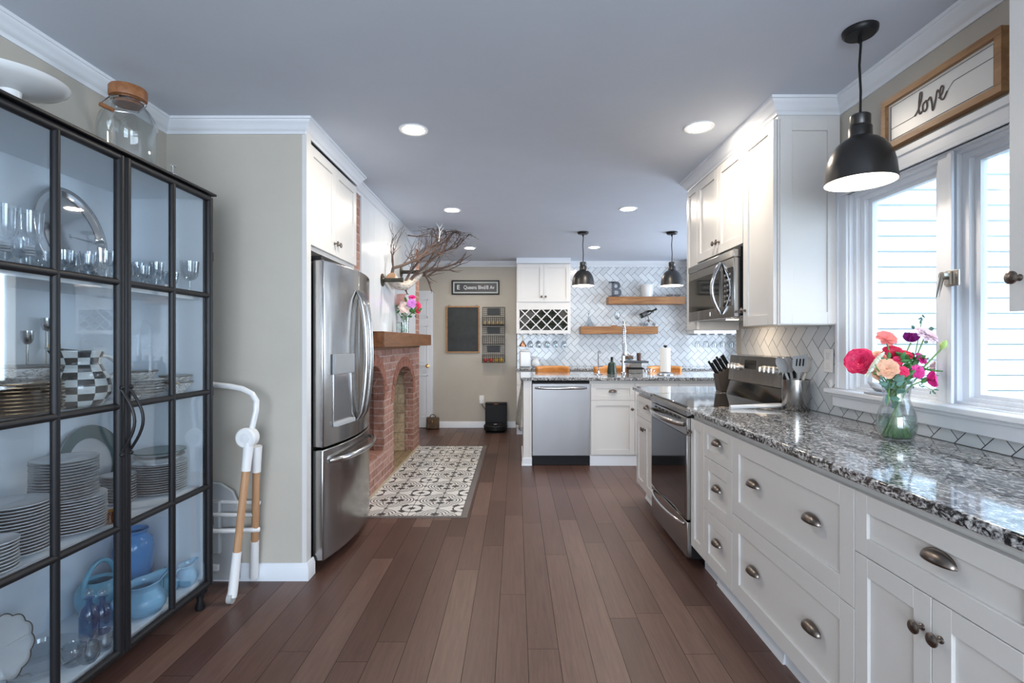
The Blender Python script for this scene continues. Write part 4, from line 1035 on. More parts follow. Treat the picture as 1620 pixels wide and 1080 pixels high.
m = MB().prism([(-1.86,.02),(-1.50,.02),(-1.50,.42),(-1.53,.50),(-1.60,.545),(-1.86,.56)], 'Y', 2.735, 2.752); obj('seat_shell', m, m_greypl, t, bevel=.006)
m = MB().box(-1.65,-1.585,2.705,2.735,.17,.455); obj('seat_rail', m, m_greypl, t, bevel=.008)
obj('buckle', MB().box(-1.655,-1.60,2.715,2.735,.075,.11), m_whitepl, t, bevel=.004)
# ------------------------------------------------------------------ text helper
def text_mesh(body, size, depth=.0, shear=0, bold=0):
    cu = bpy.data.curves.new('t', 'FONT'); cu.body = body; cu.size = size; cu.extrude = depth; cu.align_x = 'CENTER'; cu.align_y = 'CENTER'; cu.shear = shear; cu.offset = bold
    o = bpy.data.objects.new('t', cu); C.objects.link(o); dg = bpy.context.evaluated_depsgraph_get(); dg.update()
    me = bpy.data.meshes.new_from_object(o.evaluated_get(dg)); m = MB()
    m.v = [tuple(v.co) for v in me.vertices]; m.f = [tuple(p.vertices) for p in me.polygons]
    bpy.data.objects.remove(o); bpy.data.curves.remove(cu); return m
def txt_back(name, body, size, x, y, z, mt, parent, depth=.0008, bold=0, sx=1):
    m = text_mesh(body, size, depth, bold=bold); m.v = [(x+a[0]*sx, y-a[2], z+a[1]) for a in m.v]; return obj(name, m, mt, parent)

# ---- things on the back wall
t = thing('framed_sign', 'black framed subway roll sign above the chalkboard', 'sign', (-.611, YB, 2.13))
x0, x1, z0, z1 = -.972, -.25, 2.022, 2.239
obj('frame', MB().box(x0,x1,YB-.028,YB-.002,z0,z0+.018).box(x0,x1,YB-.028,YB-.002,z1-.018,z1).box(x0,x0+.018,YB-.028,YB-.002,z0+.018,z1-.018).box(x1-.018,x1,YB-.028,YB-.002,z0+.018,z1-.018), m_dark, t, bevel=.001)
obj('mat_board', MB().box(x0+.018,x1-.018,YB-.014,YB-.004,z0+.018,z1-.018), mat('sage_mat_board', (.50,.54,.52), .7), t)
obj('sign_face', MB().box(x0+.042,x1-.042,YB-.016,YB-.014,z0+.042,z1-.042), mat('sign_face_charcoal', (.035,.037,.042), .4), t)
m_lett = mat('sign_lettering', (.75,.77,.78), .5)
txt_back('lettering', 'E', .095, x0+.098, YB-.0168, 2.130, m_lett, t, bold=.002)
txt_back('lettering', 'Queens Blvd/8 Av', .080, -.560, YB-.0168, 2.130, m_lett, t, bold=.0008, sx=.80)
t = thing('chalkboard', 'oak framed blank chalkboard below the subway sign', 'chalkboard', (-.81, YB, 1.49))
x0, x1, z0, z1 = -1.059, -.548, 1.137, 1.849
obj('frame', MB().box(x0,x1,YB-.024,YB-.002,z0,z0+.022).box(x0,x1,YB-.024,YB-.002,z1-.022,z1).box(x0,x0+.022,YB-.024,YB-.002,z0+.022,z1-.022).box(x1-.022,x1,YB-.024,YB-.002,z0+.022,z1-.022), m_frameoak, t, bevel=.001)
obj('slate', MB().box(x0+.022,x1-.022,YB-.012,YB-.004,z0+.022,z1-.022), plain('chalk_slate', (.028,.032,.033), .6, .35, 5), t)
m = MB()
for xq in (x0+.045, x1-.045): m.tube([(xq-.02,YB-.012,z1),(xq,YB-.012,z1+.018),(xq+.02,YB-.012,z1)], .0025, 6)
obj('hanger', m, m_gold, t)
# wire basket rack
t = thing('wire_basket_rack', 'three-tier black wire basket rack on wall beside the chalkboard', 'basket', (-.335, 7.62, .99))
x0, x1, yb, yf = -.502, -.168, YB-.006, YB-.125
for k, (zb, zt_, nm) in enumerate(((.995,1.27,''),(1.275,1.555,''),(1.56,1.83,''))):
    m = MB(); r_ = .0022; zf = zb+.11
    for i in range(12): x = x0+(x1-x0)*i/11; m.tube([(x,yb,zt_),(x,yb,zb),(x,yf,zb),(x,yf,zf)], r_, 5)
    for j in range(10): z = zb+(zt_-zb)*j/9; m.tube([(x0,yb,z),(x1,yb,z)], r_, 5)
    for j in range(4): z = zb+(zf-zb)*(j+1)/4; m.tube([(x0,yb,z),(x0,yf,z),(x1,yf,z),(x1,yb,z)], r_, 5)
    for j in range(3): y = yb+(yf-yb)*(j+1)/4; m.tube([(x0,y,zb),(x1,y,zb)], r_, 5)
    for z in (zb, zf): m.tube([(x0,yf,z),(x1,yf,z)], .0045, 6).tube([(x0,yb,z),(x0,yf,z)], .0045, 6).tube([(x1,yb,z),(x1,yf,z)], .0045, 6)
    m.tube([(x0,yb,zb),(x0,yb,zt_)], .0045, 6).tube([(x1,yb,zb),(x1,yb,zt_)], .0045, 6).tube([(x0,yb,zt_),(x1,yb,zt_)], .0045, 6)
    b = obj('wire_basket', m, m_black, t)
    obj('label_plate', MB().box(-.43,-.24,yb-.012,yb-.008,zb+.155,zb+.255), mat('chalk_label', (.02,.022,.022), .5), b)
m_red = plain('apple_red', (.55,.05,.03), .3, .35, 18); m_yel = plain('apple_yellow', (.65,.40,.06), .3, .3, 18)
def fruit(mt, r_, x, y, z, nm, lab, cat, grp):
    o = obj(nm, MB().lathe([(0,-.72*r_),(r_*.45,-.86*r_),(r_*.85,-.5*r_),(r_,.05*r_),(r_*.8,.62*r_),(r_*.35,.84*r_),(0,.62*r_)], (0,0,0), 'Z', 16), mt); o.location = (x,y,z); tag(o, lab, cat, grp)
    return o
zb = .995+.004+.036*.86
for i, (x, mt, lab) in enumerate(((-.455,m_red,'red apple at left end of the lowest wire basket'),(-.375,m_red,'red apple, second from left in the lowest wire basket'),(-.295,m_yel,'yellow apple, third from left in the lowest wire basket'),(-.218,m_yel,'yellow apple at right end of the lowest wire basket'))):
    fruit(mt, .036, x, 7.615, zb, 'apple', lab, 'apple', 'apples in the lowest wire basket')
m_bulb_ = plain('pale_onion_skin', (.62,.48,.26), .5, .3, 20)
for i in range(5): fruit(m_bulb_, .029, -.47+i*.064, 7.615, 1.56+.004+.025, 'onion', 'small pale yellow onion lying in the top wire basket', 'onion', 'onions in the top wire basket')
# outlet, charger and robot vacuum dock
t = thing('wall_outlet', 'white wall outlet with a plug, left of the robot vacuum', 'outlet', (-.52, YB, .40)); obj('cover_plate', MB().box(-.555,-.485,YB-.006,YB-.001,.375,.49), m_whitepl, t, bevel=.002); obj('plug', MB().box(-.545,-.50,YB-.055,YB-.006,.37,.43), m_whitepl, t, bevel=.004)
obj('power_cord', MB().tube([(-.52,YB-.03,.37),(-.50,YB-.035,.335),(-.46,YB-.04,.28),(-.445,YB-.04,.22)], .004, 6), m_dark, t)
t = thing('vacuum_dock', 'black robot vacuum emptying dock standing against the back wall', 'dock', (-.295, 7.6, 0))
obj('tower', MB().box(-.455,-.135,7.52,7.68,.0,.375), m_dark, t, bevel=.008); obj('lid', MB().box(-.458,-.132,7.515,7.682,.377,.392), m_dark, t, bevel=.004); obj('pull_tab', MB().box(-.325,-.265,7.508,7.515,.375,.385), m_cork, t); obj('base_ramp', MB().prism([(7.25,0),(7.25,.006),(7.52,.03),(7.52,0)], 'X', -.43, -.16), m_dark, t)
t = thing('robot_vacuum', 'round black robot vacuum parked at its dock', 'robot vacuum', (-.295, 7.34, .03)); obj('body', MB().lathe([(0,.03),(.155,.03),(.170,.045),(.170,.095),(.158,.108),(0,.110)], (-.295,7.335,0), 'Z', 44), m_dark, t); obj('top_disc', MB().lathe([(.03,.1105),(.105,.1115),(.110,.110)], (-.295,7.335,0), 'Z', 36), m_blackglass, t); obj('button', MB().lathe([(0,.113),(.022,.113),(.026,.110)], (-.295,7.335,0), 'Z', 24), m_greypl, t)
# little leather case
m_case = plain('worn_brown_leather', (.10,.06,.03), .5, .5, 20)
t = thing('leather_case', 'small worn brown case with a handle on floor by the white door', 'bag', (-1.245, 7.58, 0))
obj('body', MB().box(-1.335,-1.15,7.53,7.63,.002,.175), m_case, t, bevel=.018); obj('front_pocket', MB().box(-1.32,-1.28,7.518,7.531,.02,.15), m_case, t, bevel=.004); obj('clasp', MB().box(-1.25,-1.235,7.522,7.532,.10,.14), m_gold, t)
obj('handle', MB().tube([(-1.285+.0,7.58,.172),(-1.275,7.58,.205),(-1.243,7.58,.218),(-1.211,7.58,.205),(-1.20,7.58,.172)], .007, 8), m_case, t)

# ---- wine bottles and hanging glasses
m_wine = mat('dark_wine_glass', (.012,.018,.010), .08, coat=.4)
caps = [mat('capsule_red', (.25,.02,.03), .35), mat('capsule_black', (.03,.03,.03), .35), mat('capsule_gold', (.45,.32,.12), .35)]
cells = [(2,1),(4,1),(6,1),(8,1),(3,2),(5,2),(7,2),(4,3),(6,3)]
rown = {1: 'bottom', 2: 'middle', 3: 'top'}; ordn = {(2,1):'leftmost',(4,1):'second from left',(6,1):'third from left',(8,1):'rightmost',(3,2):'left',(5,2):'centre',(7,2):'right',(4,3):'left',(6,3):'right'}
protoB = None
for i, (a, b) in enumerate(cells):
    x = .010+.045+a*.0795; z = 1.475+b*.0795
    if protoB is None:
        protoB = thing('wine_bottle', '', 'bottle', (0,0,0), 'wine bottles in the lattice rack')
        obj('glass_body', MB().lathe([(0,.012),(.016,.008),(.036,.0),(.0375,.01),(.0375,.19),(.028,.22),(.014,.24),(.013,.285),(0,.285)], (0,0,0), 'Y', 22), m_wine, protoB)
        obj('label_band', MB().lathe([(.0379,.05),(.0379,.13)], (0,0,0), 'Y', 22, cap=False), m_porc, protoB); p_ = protoB
    else: p_ = dup(protoB, (0,0,0))
    p_.location = (x, 7.393, z-.012); p_['label'] = 'dark wine bottle lying in lattice rack, %s of the %s row' % (ordn[(a,b)], rown[b])
hg = thing('hanging_wine_glass', '', 'wine glass', (0,0,0), 'glasses hanging under the wine rack')
obj('foot', MB().lathe([(.034,0),(.034,-.002),(.006,-.008),(.0035,-.02),(.0035,-.085)], (0,0,0), 'Z', 20), m_glass, hg)
obj('bowl', MB().lathe([(.004,-.085),(.022,-.095),(.036,-.125),(.037,-.15),(.031,-.19),(.030,-.19),(.035,-.15),(.034,-.127),(.02,-.098),(0,-.089)], (0,0,0), 'Z', 22, cap=False), m_glass, hg)
for i in range(10):
    k, rw = i % 5, i//5
    loc = (.010+.205+k*.125, 7.45+rw*.12, 1.408); lab = 'clear wine glass hanging upside down in the %s row, %s rail gap from left' % (('front','back')[rw], ('first','second','third','fourth','fifth')[k])
    if i == 0: hg.location = loc; hg['label'] = lab
    else: dup(hg, loc, label=lab)
for i in range(6): dup(hg, (2.60+.08+i*.125, 7.46, 1.408), label='clear wine glass hanging under the far right wine cabinet', group='glasses hanging at far right')
# canister with copper cone, jug
t = thing('copper_funnel', 'small copper cone hanging by its thin stem from the stemware rail', 'funnel', (.11, 7.45, 1.21)); obj('cone', MB().lathe([(.055,1.235),(.052,1.245),(.012,1.315),(.008,1.32)], (.105,7.45,0), 'Z', 24), mat('copper', (.45,.22,.14), .3, 1), t); obj('stem', MB().tube([(.105,7.45,1.318),(.105,7.45,1.405)], .004, 8), m_gold, t)
t = thing('canister', 'square white canister on the back counter under the wine rack', 'canister', (.13, 7.46, .934)); obj('body', MB().box(.055,.215,7.38,7.52,.935,1.165), m_porc, t, bevel=.02); obj('lid', MB().box(.065,.205,7.39,7.51,1.166,1.185), m_porc, t, bevel=.008)
pitcher('jug', .062, .14, m_porc, 'small round white jug right of the white canister', (.29, 7.47, .935), math.radians(200), cat='jug')

# ---- floating shelves
def fshelf(x0, x1, z0, z1, lab):
    t = obj('floating_shelf', MB().box(x0, x1, 7.475, YB-.010, z0, z1), m_shelfwood, bevel=.003, loc=((x0+x1)/2, 7.6, z0)); return tag(t, lab, 'shelf', 'pine floating shelves on the tile wall')
fshelf(1.374, 2.506, 1.864, 1.974, 'upper pine floating shelf holding the letter and white bucket'); fshelf(.963, 2.104, 1.422, 1.534, 'lower pine floating shelf holding glasses and tilted bottle')
# letter B
m = text_mesh('B', .30, .018, bold=.004)
zmin = min(v[1] for v in m.v); xm = (min(v[0] for v in m.v)+max(v[0] for v in m.v))/2
m.v = [((v[0]-xm)*.95, -v[2], v[1]-zmin) for v in m.v]; hB = max(v[2] for v in m.v)
m.v = [(v[0], v[1], v[2]*.232/hB) for v in m.v]
m.box(-.115,-.04,-.018,.018,0,.022).box(-.115,-.04,-.018,.018,.210,.232)
t = obj('letter_sculpture', m, plain('zinc_letter', (.13,.14,.16), .35, .3, 12, metal=1)); t.location = (1.51, 7.58, 1.975); tag(t, 'grey metal capital letter B standing on the upper shelf', 'letter')
t = thing('bucket', 'ribbed white bucket on the upper shelf', 'bucket', (1.97, 7.58, 1.974)); obj('pail', MB().lathe([(0,.003),(.078,0),(.083,.02),(.098,.150),(.098,.160),(.105,.162),(.106,.182),(.101,.184),(.094,.165),(.076,.01),(0,.008)], (1.97,7.58,1.975), 'Z', 32, cap=False), m_porc, t); obj('ring', MB().lathe([(.101,.165),(.108,.170),(.101,.175)], (1.97,7.58,1.975), 'Z', 32, cap=False), m_whitepl, t)
gb = bowl('glass_bowl', .055, .035, m_crystal, 'left of two low glass bowls at the right end of upper shelf', (2.30, 7.57, 1.975), grp='glass bowls on the upper shelf'); dup(gb, (2.42, 7.57, 1.975), label='right of two low glass bowls at the right end of upper shelf')
t = thing('carafe', 'clear glass carafe with stopper on the lower shelf, left end', 'carafe', (1.10, 7.58, 1.534)); obj('body', MB().lathe([(0,.003),(.075,0),(.080,.012),(.05,.06),(.024,.11),(.018,.17),(.025,.20),(.022,.20),(.015,.17),(0,.02)], (1.10,7.58,1.535), 'Z', 28, cap=False), m_crystal, t); obj('stopper', MB().ball(.020, (1.10,7.58,1.755)), m_crystal, t)
t = thing('wine_glass', 'clear balloon wine glass on the lower shelf, behind the faucet', 'wine glass', (1.52, 7.58, 1.534)); obj('bowl', MB().lathe([(.004,.10),(.03,.115),(.045,.155),(.040,.21),(.036,.22),(.042,.155),(.028,.12),(0,.105)], (1.52,7.58,1.535), 'Z', 24, cap=False), m_crystal, t); obj('stem', MB().lathe([(.036,0),(.034,.003),(.005,.01),(.004,.10)], (1.52,7.58,1.535), 'Z', 20), m_crystal, t)
t = obj('coaster', MB().box(1.42,1.495,7.50,7.575,1.535,1.55), m_cork, bevel=.002, loc=(1.45,7.54,1.535)); tag(t, 'small brown wooden block on the lower shelf beside the wine glass', 'block')
t = thing('bottle_holder', 'dark metal figure-shaped bottle holder on the lower shelf', 'bottle holder', (2.0, 7.57, 1.534))
obj('base', MB().tube([(1.90,7.54,1.54),(1.93,7.57,1.60),(1.99,7.57,1.64),(2.06,7.57,1.60),(2.09,7.60,1.54)], .007, 8).tube([(1.99,7.57,1.64),(1.98,7.57,1.70)], .008, 8).ball(.018,(1.99,7.565,1.62)), m_bronze, t)
obj('cradle_ring', MB().tube([(1.95+.04*math.cos(a*PI/8)*.35, 7.57+.045*math.sin(a*PI/8), 1.72+.04*math.cos(a*PI/8)) for a in range(17)], .005, 6).tube([(2.06+.03*math.cos(a*PI/8)*.35, 7.57+.03*math.sin(a*PI/8), 1.765+.028*math.cos(a*PI/8)) for a in range(17)], .005, 6), m_bronze, t)
t = thing('tilted_bottle', 'dark wine bottle held tilted on the lower shelf', 'bottle', (1.86, 7.57, 1.685)); m = MB().lathe([(0,0),(.036,0),(.038,.01),(.038,.15),(.028,.175),(.014,.19),(.013,.245),(.017,.25),(.017,.27),(0,.27)], (0,0,0), 'X', 22)
b = obj('glass_body', m, m_wine); b.parent = t; b2 = obj('label_band', MB().lathe([(.0385,.04),(.0385,.12)], (0,0,0), 'X', 22, cap=False), mat('silver_label', (.16,.16,.17), .3, .6)); b2.parent = t; t.rotation_euler = (0, math.radians(-24), 0)
for i, x in enumerate((1.86, 1.94, 2.05)):
    o = bowl('small_glass', .032, .05, m_crystal, ('left','middle','right')[i]+' small clear glass below the tilted bottle, lower shelf', (x, 7.50+.02*(i==1), 1.535), grp='small glasses under the tilted bottle')

# ---- island top
ZI = .933
def soapbottle():
    t = thing('oil_bottle', 'dark green glass bottle with stopper on the island, left of the faucet', 'bottle', (1.13, 5.92, ZI)); obj('body', MB().lathe([(0,0),(.058,0),(.056,.02),(.044,.115),(.036,.128),(.016,.138),(.014,.16)], (1.125,5.92,ZI), 'Z', 28), mat('dark_green_bottle', (.012,.03,.022), .25), t); obj('stopper', MB().lathe([(.016,.16),(.017,.165),(.015,.195),(0,.197)], (1.125,5.92,ZI), 'Z', 18), m_dark, t)
soapbottle()
t = thing('faucet', 'tall chrome spring faucet rising from the island', 'faucet', (1.26, 5.95, ZI))
obj('base', MB().lathe([(.034,0),(.032,.01),(.022,.018),(.019,.06),(.019,.22),(.013,.225)], (1.265,5.95,ZI), 'Z', 24), m_chrome, t)
arch = [(1.265,5.95,ZI+.22),(1.265,5.95,ZI+.50)]+[(1.265-.030*(1-math.cos(PI*i/10))/2, 5.95-.115*(1-math.cos(PI*i/10)), ZI+.50+.115*math.sin(PI*i/10)) for i in range(1,11)]+[(1.235,5.72,ZI+.36)]
obj('hose', MB().tube(arch, .008, 10), m_chrome, t)
m = MB(); N_ = 260; L_ = []
P_ = [Vector(p) for p in arch]; seg = [(P_[i+1]-P_[i]).length for i in range(len(P_)-1)]; T_ = sum(seg)
for i in range(N_):
    s_ = T_*i/(N_-1); k = 0
    while k < len(seg)-1 and s_ > seg[k]: s_ -= seg[k]; k += 1
    d_ = (P_[k+1]-P_[k]).normalized(); a_ = Vector((1,0,0)); b_ = d_.cross(a_).normalized(); a_ = b_.cross(d_); c_ = P_[k]+d_*s_; ang_ = i*2*PI/8
    L_.append(c_+(a_*math.cos(ang_)+b_*math.sin(ang_))*.0145)
obj('spring', m.tube(L_, .0026, 5), m_chrome, t)
obj('spray_head', MB().lathe([(.013,.36),(.017,.34),(.017,.25),(.022,.22),(.020,.215),(0,.215)], (1.235,5.72,ZI), 'Z', 20), m_chrome, t)
obj('holder_arm', MB().tube([(1.265,5.95,ZI+.30),(1.235,5.74,ZI+.30)], .007, 8), m_chrome, t); obj('lever', MB().tube([(1.275,5.95,ZI+.10),(1.36,5.93,ZI+.115)], .007, 8), m_chrome, t)
t = thing('filter_tap', 'thin chrome water tap at left on island', 'tap', (.955, 5.80, ZI)); obj('base', MB().lathe([(.05,0),(.045,.006),(.015,.012),(.012,.04)], (.945,5.80,ZI), 'Z', 20), m_chrome, t)
obj('spout', MB().tube([(.945,5.80,ZI+.03),(.945,5.80,ZI+.24),(.948,5.785,ZI+.265),(.952,5.75,ZI+.265),(.955,5.73,ZI+.24)], .006, 8), m_chrome, t); obj('lever', MB().tube([(.945,5.80,ZI+.09),(1.00,5.79,ZI+.095)], .006, 8), m_chrome, t)
# sink basin rim
t = thing('sink', 'undermount steel sink basin set into the island top', 'sink', (1.30, 5.72, .93))
obj('drain_board', MB().box(1.02,1.62,5.50,5.56,.9325,.9345), m_steel_dw, t); 
bpy.data.objects.remove([c for c in t.children][0]); bpy.data.objects.remove(t)
# black coffee scale stand
t = thing('appliance_stand', 'low black and steel appliance with flat tray top right of faucet', 'appliance', (1.42, 6.02, ZI))
obj('base', MB().box(1.33,1.50,5.95,6.12,ZI+.0015,ZI+.05), m_steel, t, bevel=.003); obj('body', MB().box(1.325,1.505,5.94,6.14,ZI+.05,ZI+.068), m_dark, t); obj('mid_block', MB().box(1.345,1.49,5.96,6.13,ZI+.068,ZI+.125), m_steel, t, bevel=.004)
obj('tray', MB().box(1.27,1.56,5.93,6.16,ZI+.125,ZI+.148), plain('charcoal_tray', (.06,.07,.085), .4, .1), t, bevel=.004)
t = thing('nut_bowl', 'glass bowl heaped with brown nuts on top of the black appliance', 'bowl', (1.355, 6.04, ZI+.149)); obj('glass', MB().lathe([(0,.002),(.025,0),(.045,.02),(.058,.06),(.055,.06),(.042,.022),(0,.006)], (1.35,6.04,ZI+.149), 'Z', 24, cap=False), m_crystal, t)
m = MB(); rn = random.Random(2)
for i in range(46):
    a = rn.random()*2*PI; q = rn.random()**.5*.048; m.ball(.010, (1.35+q*math.cos(a), 6.04+q*math.sin(a), ZI+.149+.025+rn.random()*.055*(1-q/.07)), (1,1.2,.8), 8, 5)
t = obj('nuts', m, plain('walnut_shells', (.25,.13,.07), .6, .5, 40)); t['kind'] = 'stuff'; t['label'] = 'heap of brown nuts in the glass bowl'; t['category'] = 'nuts'
t = obj('tumbler', MB().lathe([(0,0),(.026,0),(.030,.09),(.027,.09),(.024,.006),(0,.006)], (0,0,0), 'Z', 24, cap=False), mat('dark_brown_tumbler', (.07,.03,.02), .3)); t.location = (1.47, 6.03, ZI+.149); tag(t, 'dark brown tumbler on the tray of the black appliance', 'cup')
t = thing('spice_jar', 'squat copper-coloured jar tucked beside the faucet', 'jar', (1.31, 6.06, ZI)); obj('body', MB().lathe([(0,0),(.028,0),(.030,.05),(.024,.062),(0,.062)], (1.305,6.06,ZI), 'Z', 20), mat('copper_glaze', (.5,.26,.16), .3), t); obj('lid', MB().lathe([(.026,.062),(.026,.078),(0,.080)], (1.305,6.06,ZI), 'Z', 20), m_porc, t)
t = thing('paper_towel_holder', 'white paper towel roll on a domed chrome stand', 'paper towel', (1.70, 5.75, ZI)); obj('stand', MB().lathe([(.092,0),(.092,.006),(.080,.018),(.04,.028),(.012,.031),(.006,.31)], (1.70,5.75,ZI), 'Z', 36), m_chrome, t); obj('roll', MB().lathe([(.018,.033),(.057,.033),(.057,.305),(.018,.305)], (1.70,5.75,ZI), 'Z', 36), plain('paper_white', (.82,.82,.80), .9, .01), t); obj('finial', MB().lathe([(.006,.305),(.022,.322),(.024,.328),(.014,.334),(0,.335)], (1.70,5.75,ZI), 'Z', 20), m_dark, t)
t = thing('glass_teapot', 'small clear glass pot between the black appliance and paper towels', 'pot', (1.585, 6.0, ZI)); obj('body', MB().lathe([(0,0),(.032,.002),(.04,.03),(.034,.055),(.026,.062),(.02,.06),(0,.01)], (1.58,6.0,ZI), 'Z', 24, cap=False), m_crystal, t); obj('handle', MB().tube([(1.62,6.0,ZI+.05),(1.645,6.0,ZI+.04),(1.635,6.0,ZI+.015)], .005, 8), m_chrome, t)
# towel on island end
m = MB()
def tw(a, b):
    z = .895-.53*b - (.06*abs(a-.35) if b > .99 else 0)
    return (.070-.020*b+.008*math.sin(a*9+b*3)-.045*b*a, 5.60+.26*(a-.5)*(.35+.75*b)+.01*math.sin(b*5), z+.05*a*b)
m.grid(tw, 24, 20); t = obj('dish_towel', m, plain('grey_striped_linen', (.27,.27,.25), .9, .2, 25), solid=.006); tag(t, 'grey linen dish towel hanging from the left end of island', 'towel')

# ---- leather counter stools
st = thing('counter_stool', '', 'stool', (0,0,0), 'tan leather counter stools behind the island')
def sb(a, b):
    th = math.radians(-62+124*a); z = .755+.235*b; bul = .02*math.sin(PI*b)
    sx_ = .235*math.sin(th); return (sx_, .16*math.cos(th)+bul, z-.012*abs(math.sin(th))**6*(2*b-1)*2)
obj('backrest', MB().grid(sb, 26, 8), m_leather, st, solid=.045, sub=0)
obj('seat', MB().box(-.21,.21,-.19,.19,.63,.70), m_leather, st, bevel=.025)
for sx_ in (-1,1):
    for sy_ in (-1,1): obj('leg', MB().tube([(sx_*.16, sy_*.14, .64),(sx_*.21, sy_*.19, .0)], [.013,.010], 8), m_dark, st)
obj('footrest', MB().tube([(-.197,-.177,.20),(.197,-.177,.20)], .008, 8), m_dark, st)
m = MB()
for sx_ in (-1,1): m.tube([(sx_*.17,.12,.66),(sx_*.19,.12,.80)], .010, 8)
obj('back_support', m, m_dark, st)
for i, (x, lab) in enumerate(((.475,'left tan leather stool behind the island, behind the dishwasher'),(1.225,'middle tan leather stool behind the green bottle and faucet'),(1.915,'right tan leather stool behind the paper towel roll'))):
    if i == 0: st.location = (x, 6.42, 0); st['label'] = lab
    else: dup(st, (x, 6.42, 0), label=lab)

# ---- right counter things
t = thing('knife_block', 'knife block full of black handled knives beyond the range', 'knife block', (1.60, 3.86, .933))
m = MB().prism([(-.055,0),(.065,0),(.115,.06),(.03,.19),(-.075,.13)], 'Y', -.05, .05); m.v = [(1.60+v[0], 3.86+v[1], .933+v[2]) for v in m.v]; obj('block', m, plain('knife_block_wood', (.06,.045,.035), .5), t, bevel=.004)
dirn = Vector((-.52,0,.85)).normalized()
for i in range(4):
    for j in range(2):
        p = Vector((1.60-.062+.030*i, 3.86-.022+.044*j, .933+.130+.017*i)); q = p+dirn*(.10+.012*((i+j) % 2))
        obj('knife_handle', MB().tube([p, p+dirn*.05, q], [.0075,.0085,.0095], 8), m_dark, t)
t = thing('utensil_crock', 'brushed steel utensil crock by the tile wall, holding grey utensils', 'crock', (1.548, 2.79, .933)); cx, cy = 1.548, 2.795
obj('cylinder', MB().lathe([(0,.004),(.068,0),(.070,.004),(.070,.168),(.067,.168),(.066,.008),(0,.008)], (cx,cy,.933), 'Z', 44, cap=False), m_steel, t)
def utensil(nm, lab, dx, dy, kind, mt=m_greypl):
    base = Vector((cx-dx*.25, cy-dy*.25, .945)); top = Vector((cx+dx, cy+dy, 1.135)); d_ = (top-base).normalized(); t = thing(nm, lab, 'utensil', tuple(base), 'grey utensils in the steel crock')
    obj('handle', MB().tube([base, top], [.006,.007], 8), mt, t); u_ = Vector((1,0,0)); v_ = d_.cross(Vector((0,1,0))).normalized()
    m = MB()
    if kind == 'spoon':
        def fn(a, b): 
            r_ = b; th = 2*PI*a; return tuple(top+d_*(.045+.048*r_*math.cos(th))+Vector((1,.15,0))*(.034*r_*math.sin(th))+Vector((0,1,0))*(.012*(r_*r_)))
        m.grid(fn, 24, 6); obj('head', m, mt, t, solid=.004)
    else:
        q = [(-.010,0),(-.038,.035),(-.042,.10),(.042,.11),(.040,.035),(.010,0)]
        vs = [tuple(top+Vector((a,.1*a,0))+d_*b+Vector((0,s,0))) for s in (0,.004) for a, b in q]; m.add(vs, [tuple(range(6)), tuple(range(11,5,-1))]+[(i,(i+1)%6,6+(i+1)%6,6+i) for i in range(6)])
        obj('head', m, mt, t); k = MB()
        for s_ in (-.018,0,.018): k.tube([top+Vector((s_,-.003,0))+d_*.045, top+Vector((s_,-.003,0))+d_*.085], .0035, 6)
        obj('slots', k, m_dark, t)
utensil('slotted_spatula', 'grey slotted turner leaning to the front of the crock', -.010, -.045, 'turner'); utensil('serving_spoon', 'round grey spoon at left in the steel crock', -.040, .03, 'spoon'); utensil('serving_spoon', 'round grey ladle in the middle of the steel crock', .0, .05, 'spoon'); utensil('serving_spoon', 'pale spoon leaning right out of the steel crock', .050, -.005, 'spoon', plain('pale_wood_utensil', (.55,.50,.45), .5))
m = MB()
def sr(a, b):
    th = 2*PI*b; x = 1.205+.285*a; w_ = .011 if a < .45 else .011+.034*math.sin(PI*(a-.45)/.62)**.8
    return (x, 2.845+.03*a*0+w_*math.cos(th), .940+.012*a+.006*math.sin(th)+ (.006*math.sin(th)))
m.grid(sr, 30, 12); t = obj('spoon_rest', m, m_porc); tag(t, 'long white spoon lying on the counter by the range', 'spoon')
t = thing('wall_outlet', 'white double outlet on the tile wall beside the window', 'outlet', (XR-.01, 2.62, 1.21)); obj('cover_plate', MB().box(XR-.018,XR-.010,2.585,2.655,1.15,1.27), m_whitepl, t, bevel=.002)
for z in (1.185,1.235): obj('socket', MB().box(XR-.0195,XR-.018,2.604,2.636,z-.016,z+.016), m_porc, t, bevel=.001)
# love sign
t = thing('love_sign', 'wood framed white sign reading love above the window', 'sign', (1.615, 1.935, 2.118)); y0, y1, z0, z1 = 1.665, 2.215, 2.135, 2.352
obj('frame', MB().box(1.598,1.632,y0,y1,z0,z0+.026).box(1.598,1.632,y0,y1,z1-.026,z1).box(1.598,1.632,y0,y0+.026,z0+.026,z1-.026).box(1.598,1.632,y1-.026,y1,z0+.026,z1-.026), m_frameoak, t, bevel=.001)
obj('board', MB().box(1.614,1.630,y0+.026,y1-.026,z0+.026,z1-.026), mat('sign_board_white', (.74,.74,.73), .35), t)
def sg(u, v): return (1.6125, y1-.026-u*(y1-y0-.052), z0+.026+v*(z1-z0-.052))      # u left to right as read from the room
m = MB().tube([sg(.03,.07),sg(.97,.07),sg(.97,.93),sg(.03,.93),sg(.03,.07)], .0010, 5); obj('border_line', m, m_dark, t)
m = MB().tube([sg(.03,.36),sg(.26,.36),sg(.31,.38)], .0008, 5).tube([sg(.60,.52),sg(.655,.66),sg(.97,.66)], .0008, 5); obj('flourish_line', m, m_dark, t)
m_ink = mat('brown_lettering', (.16,.12,.10), .5)
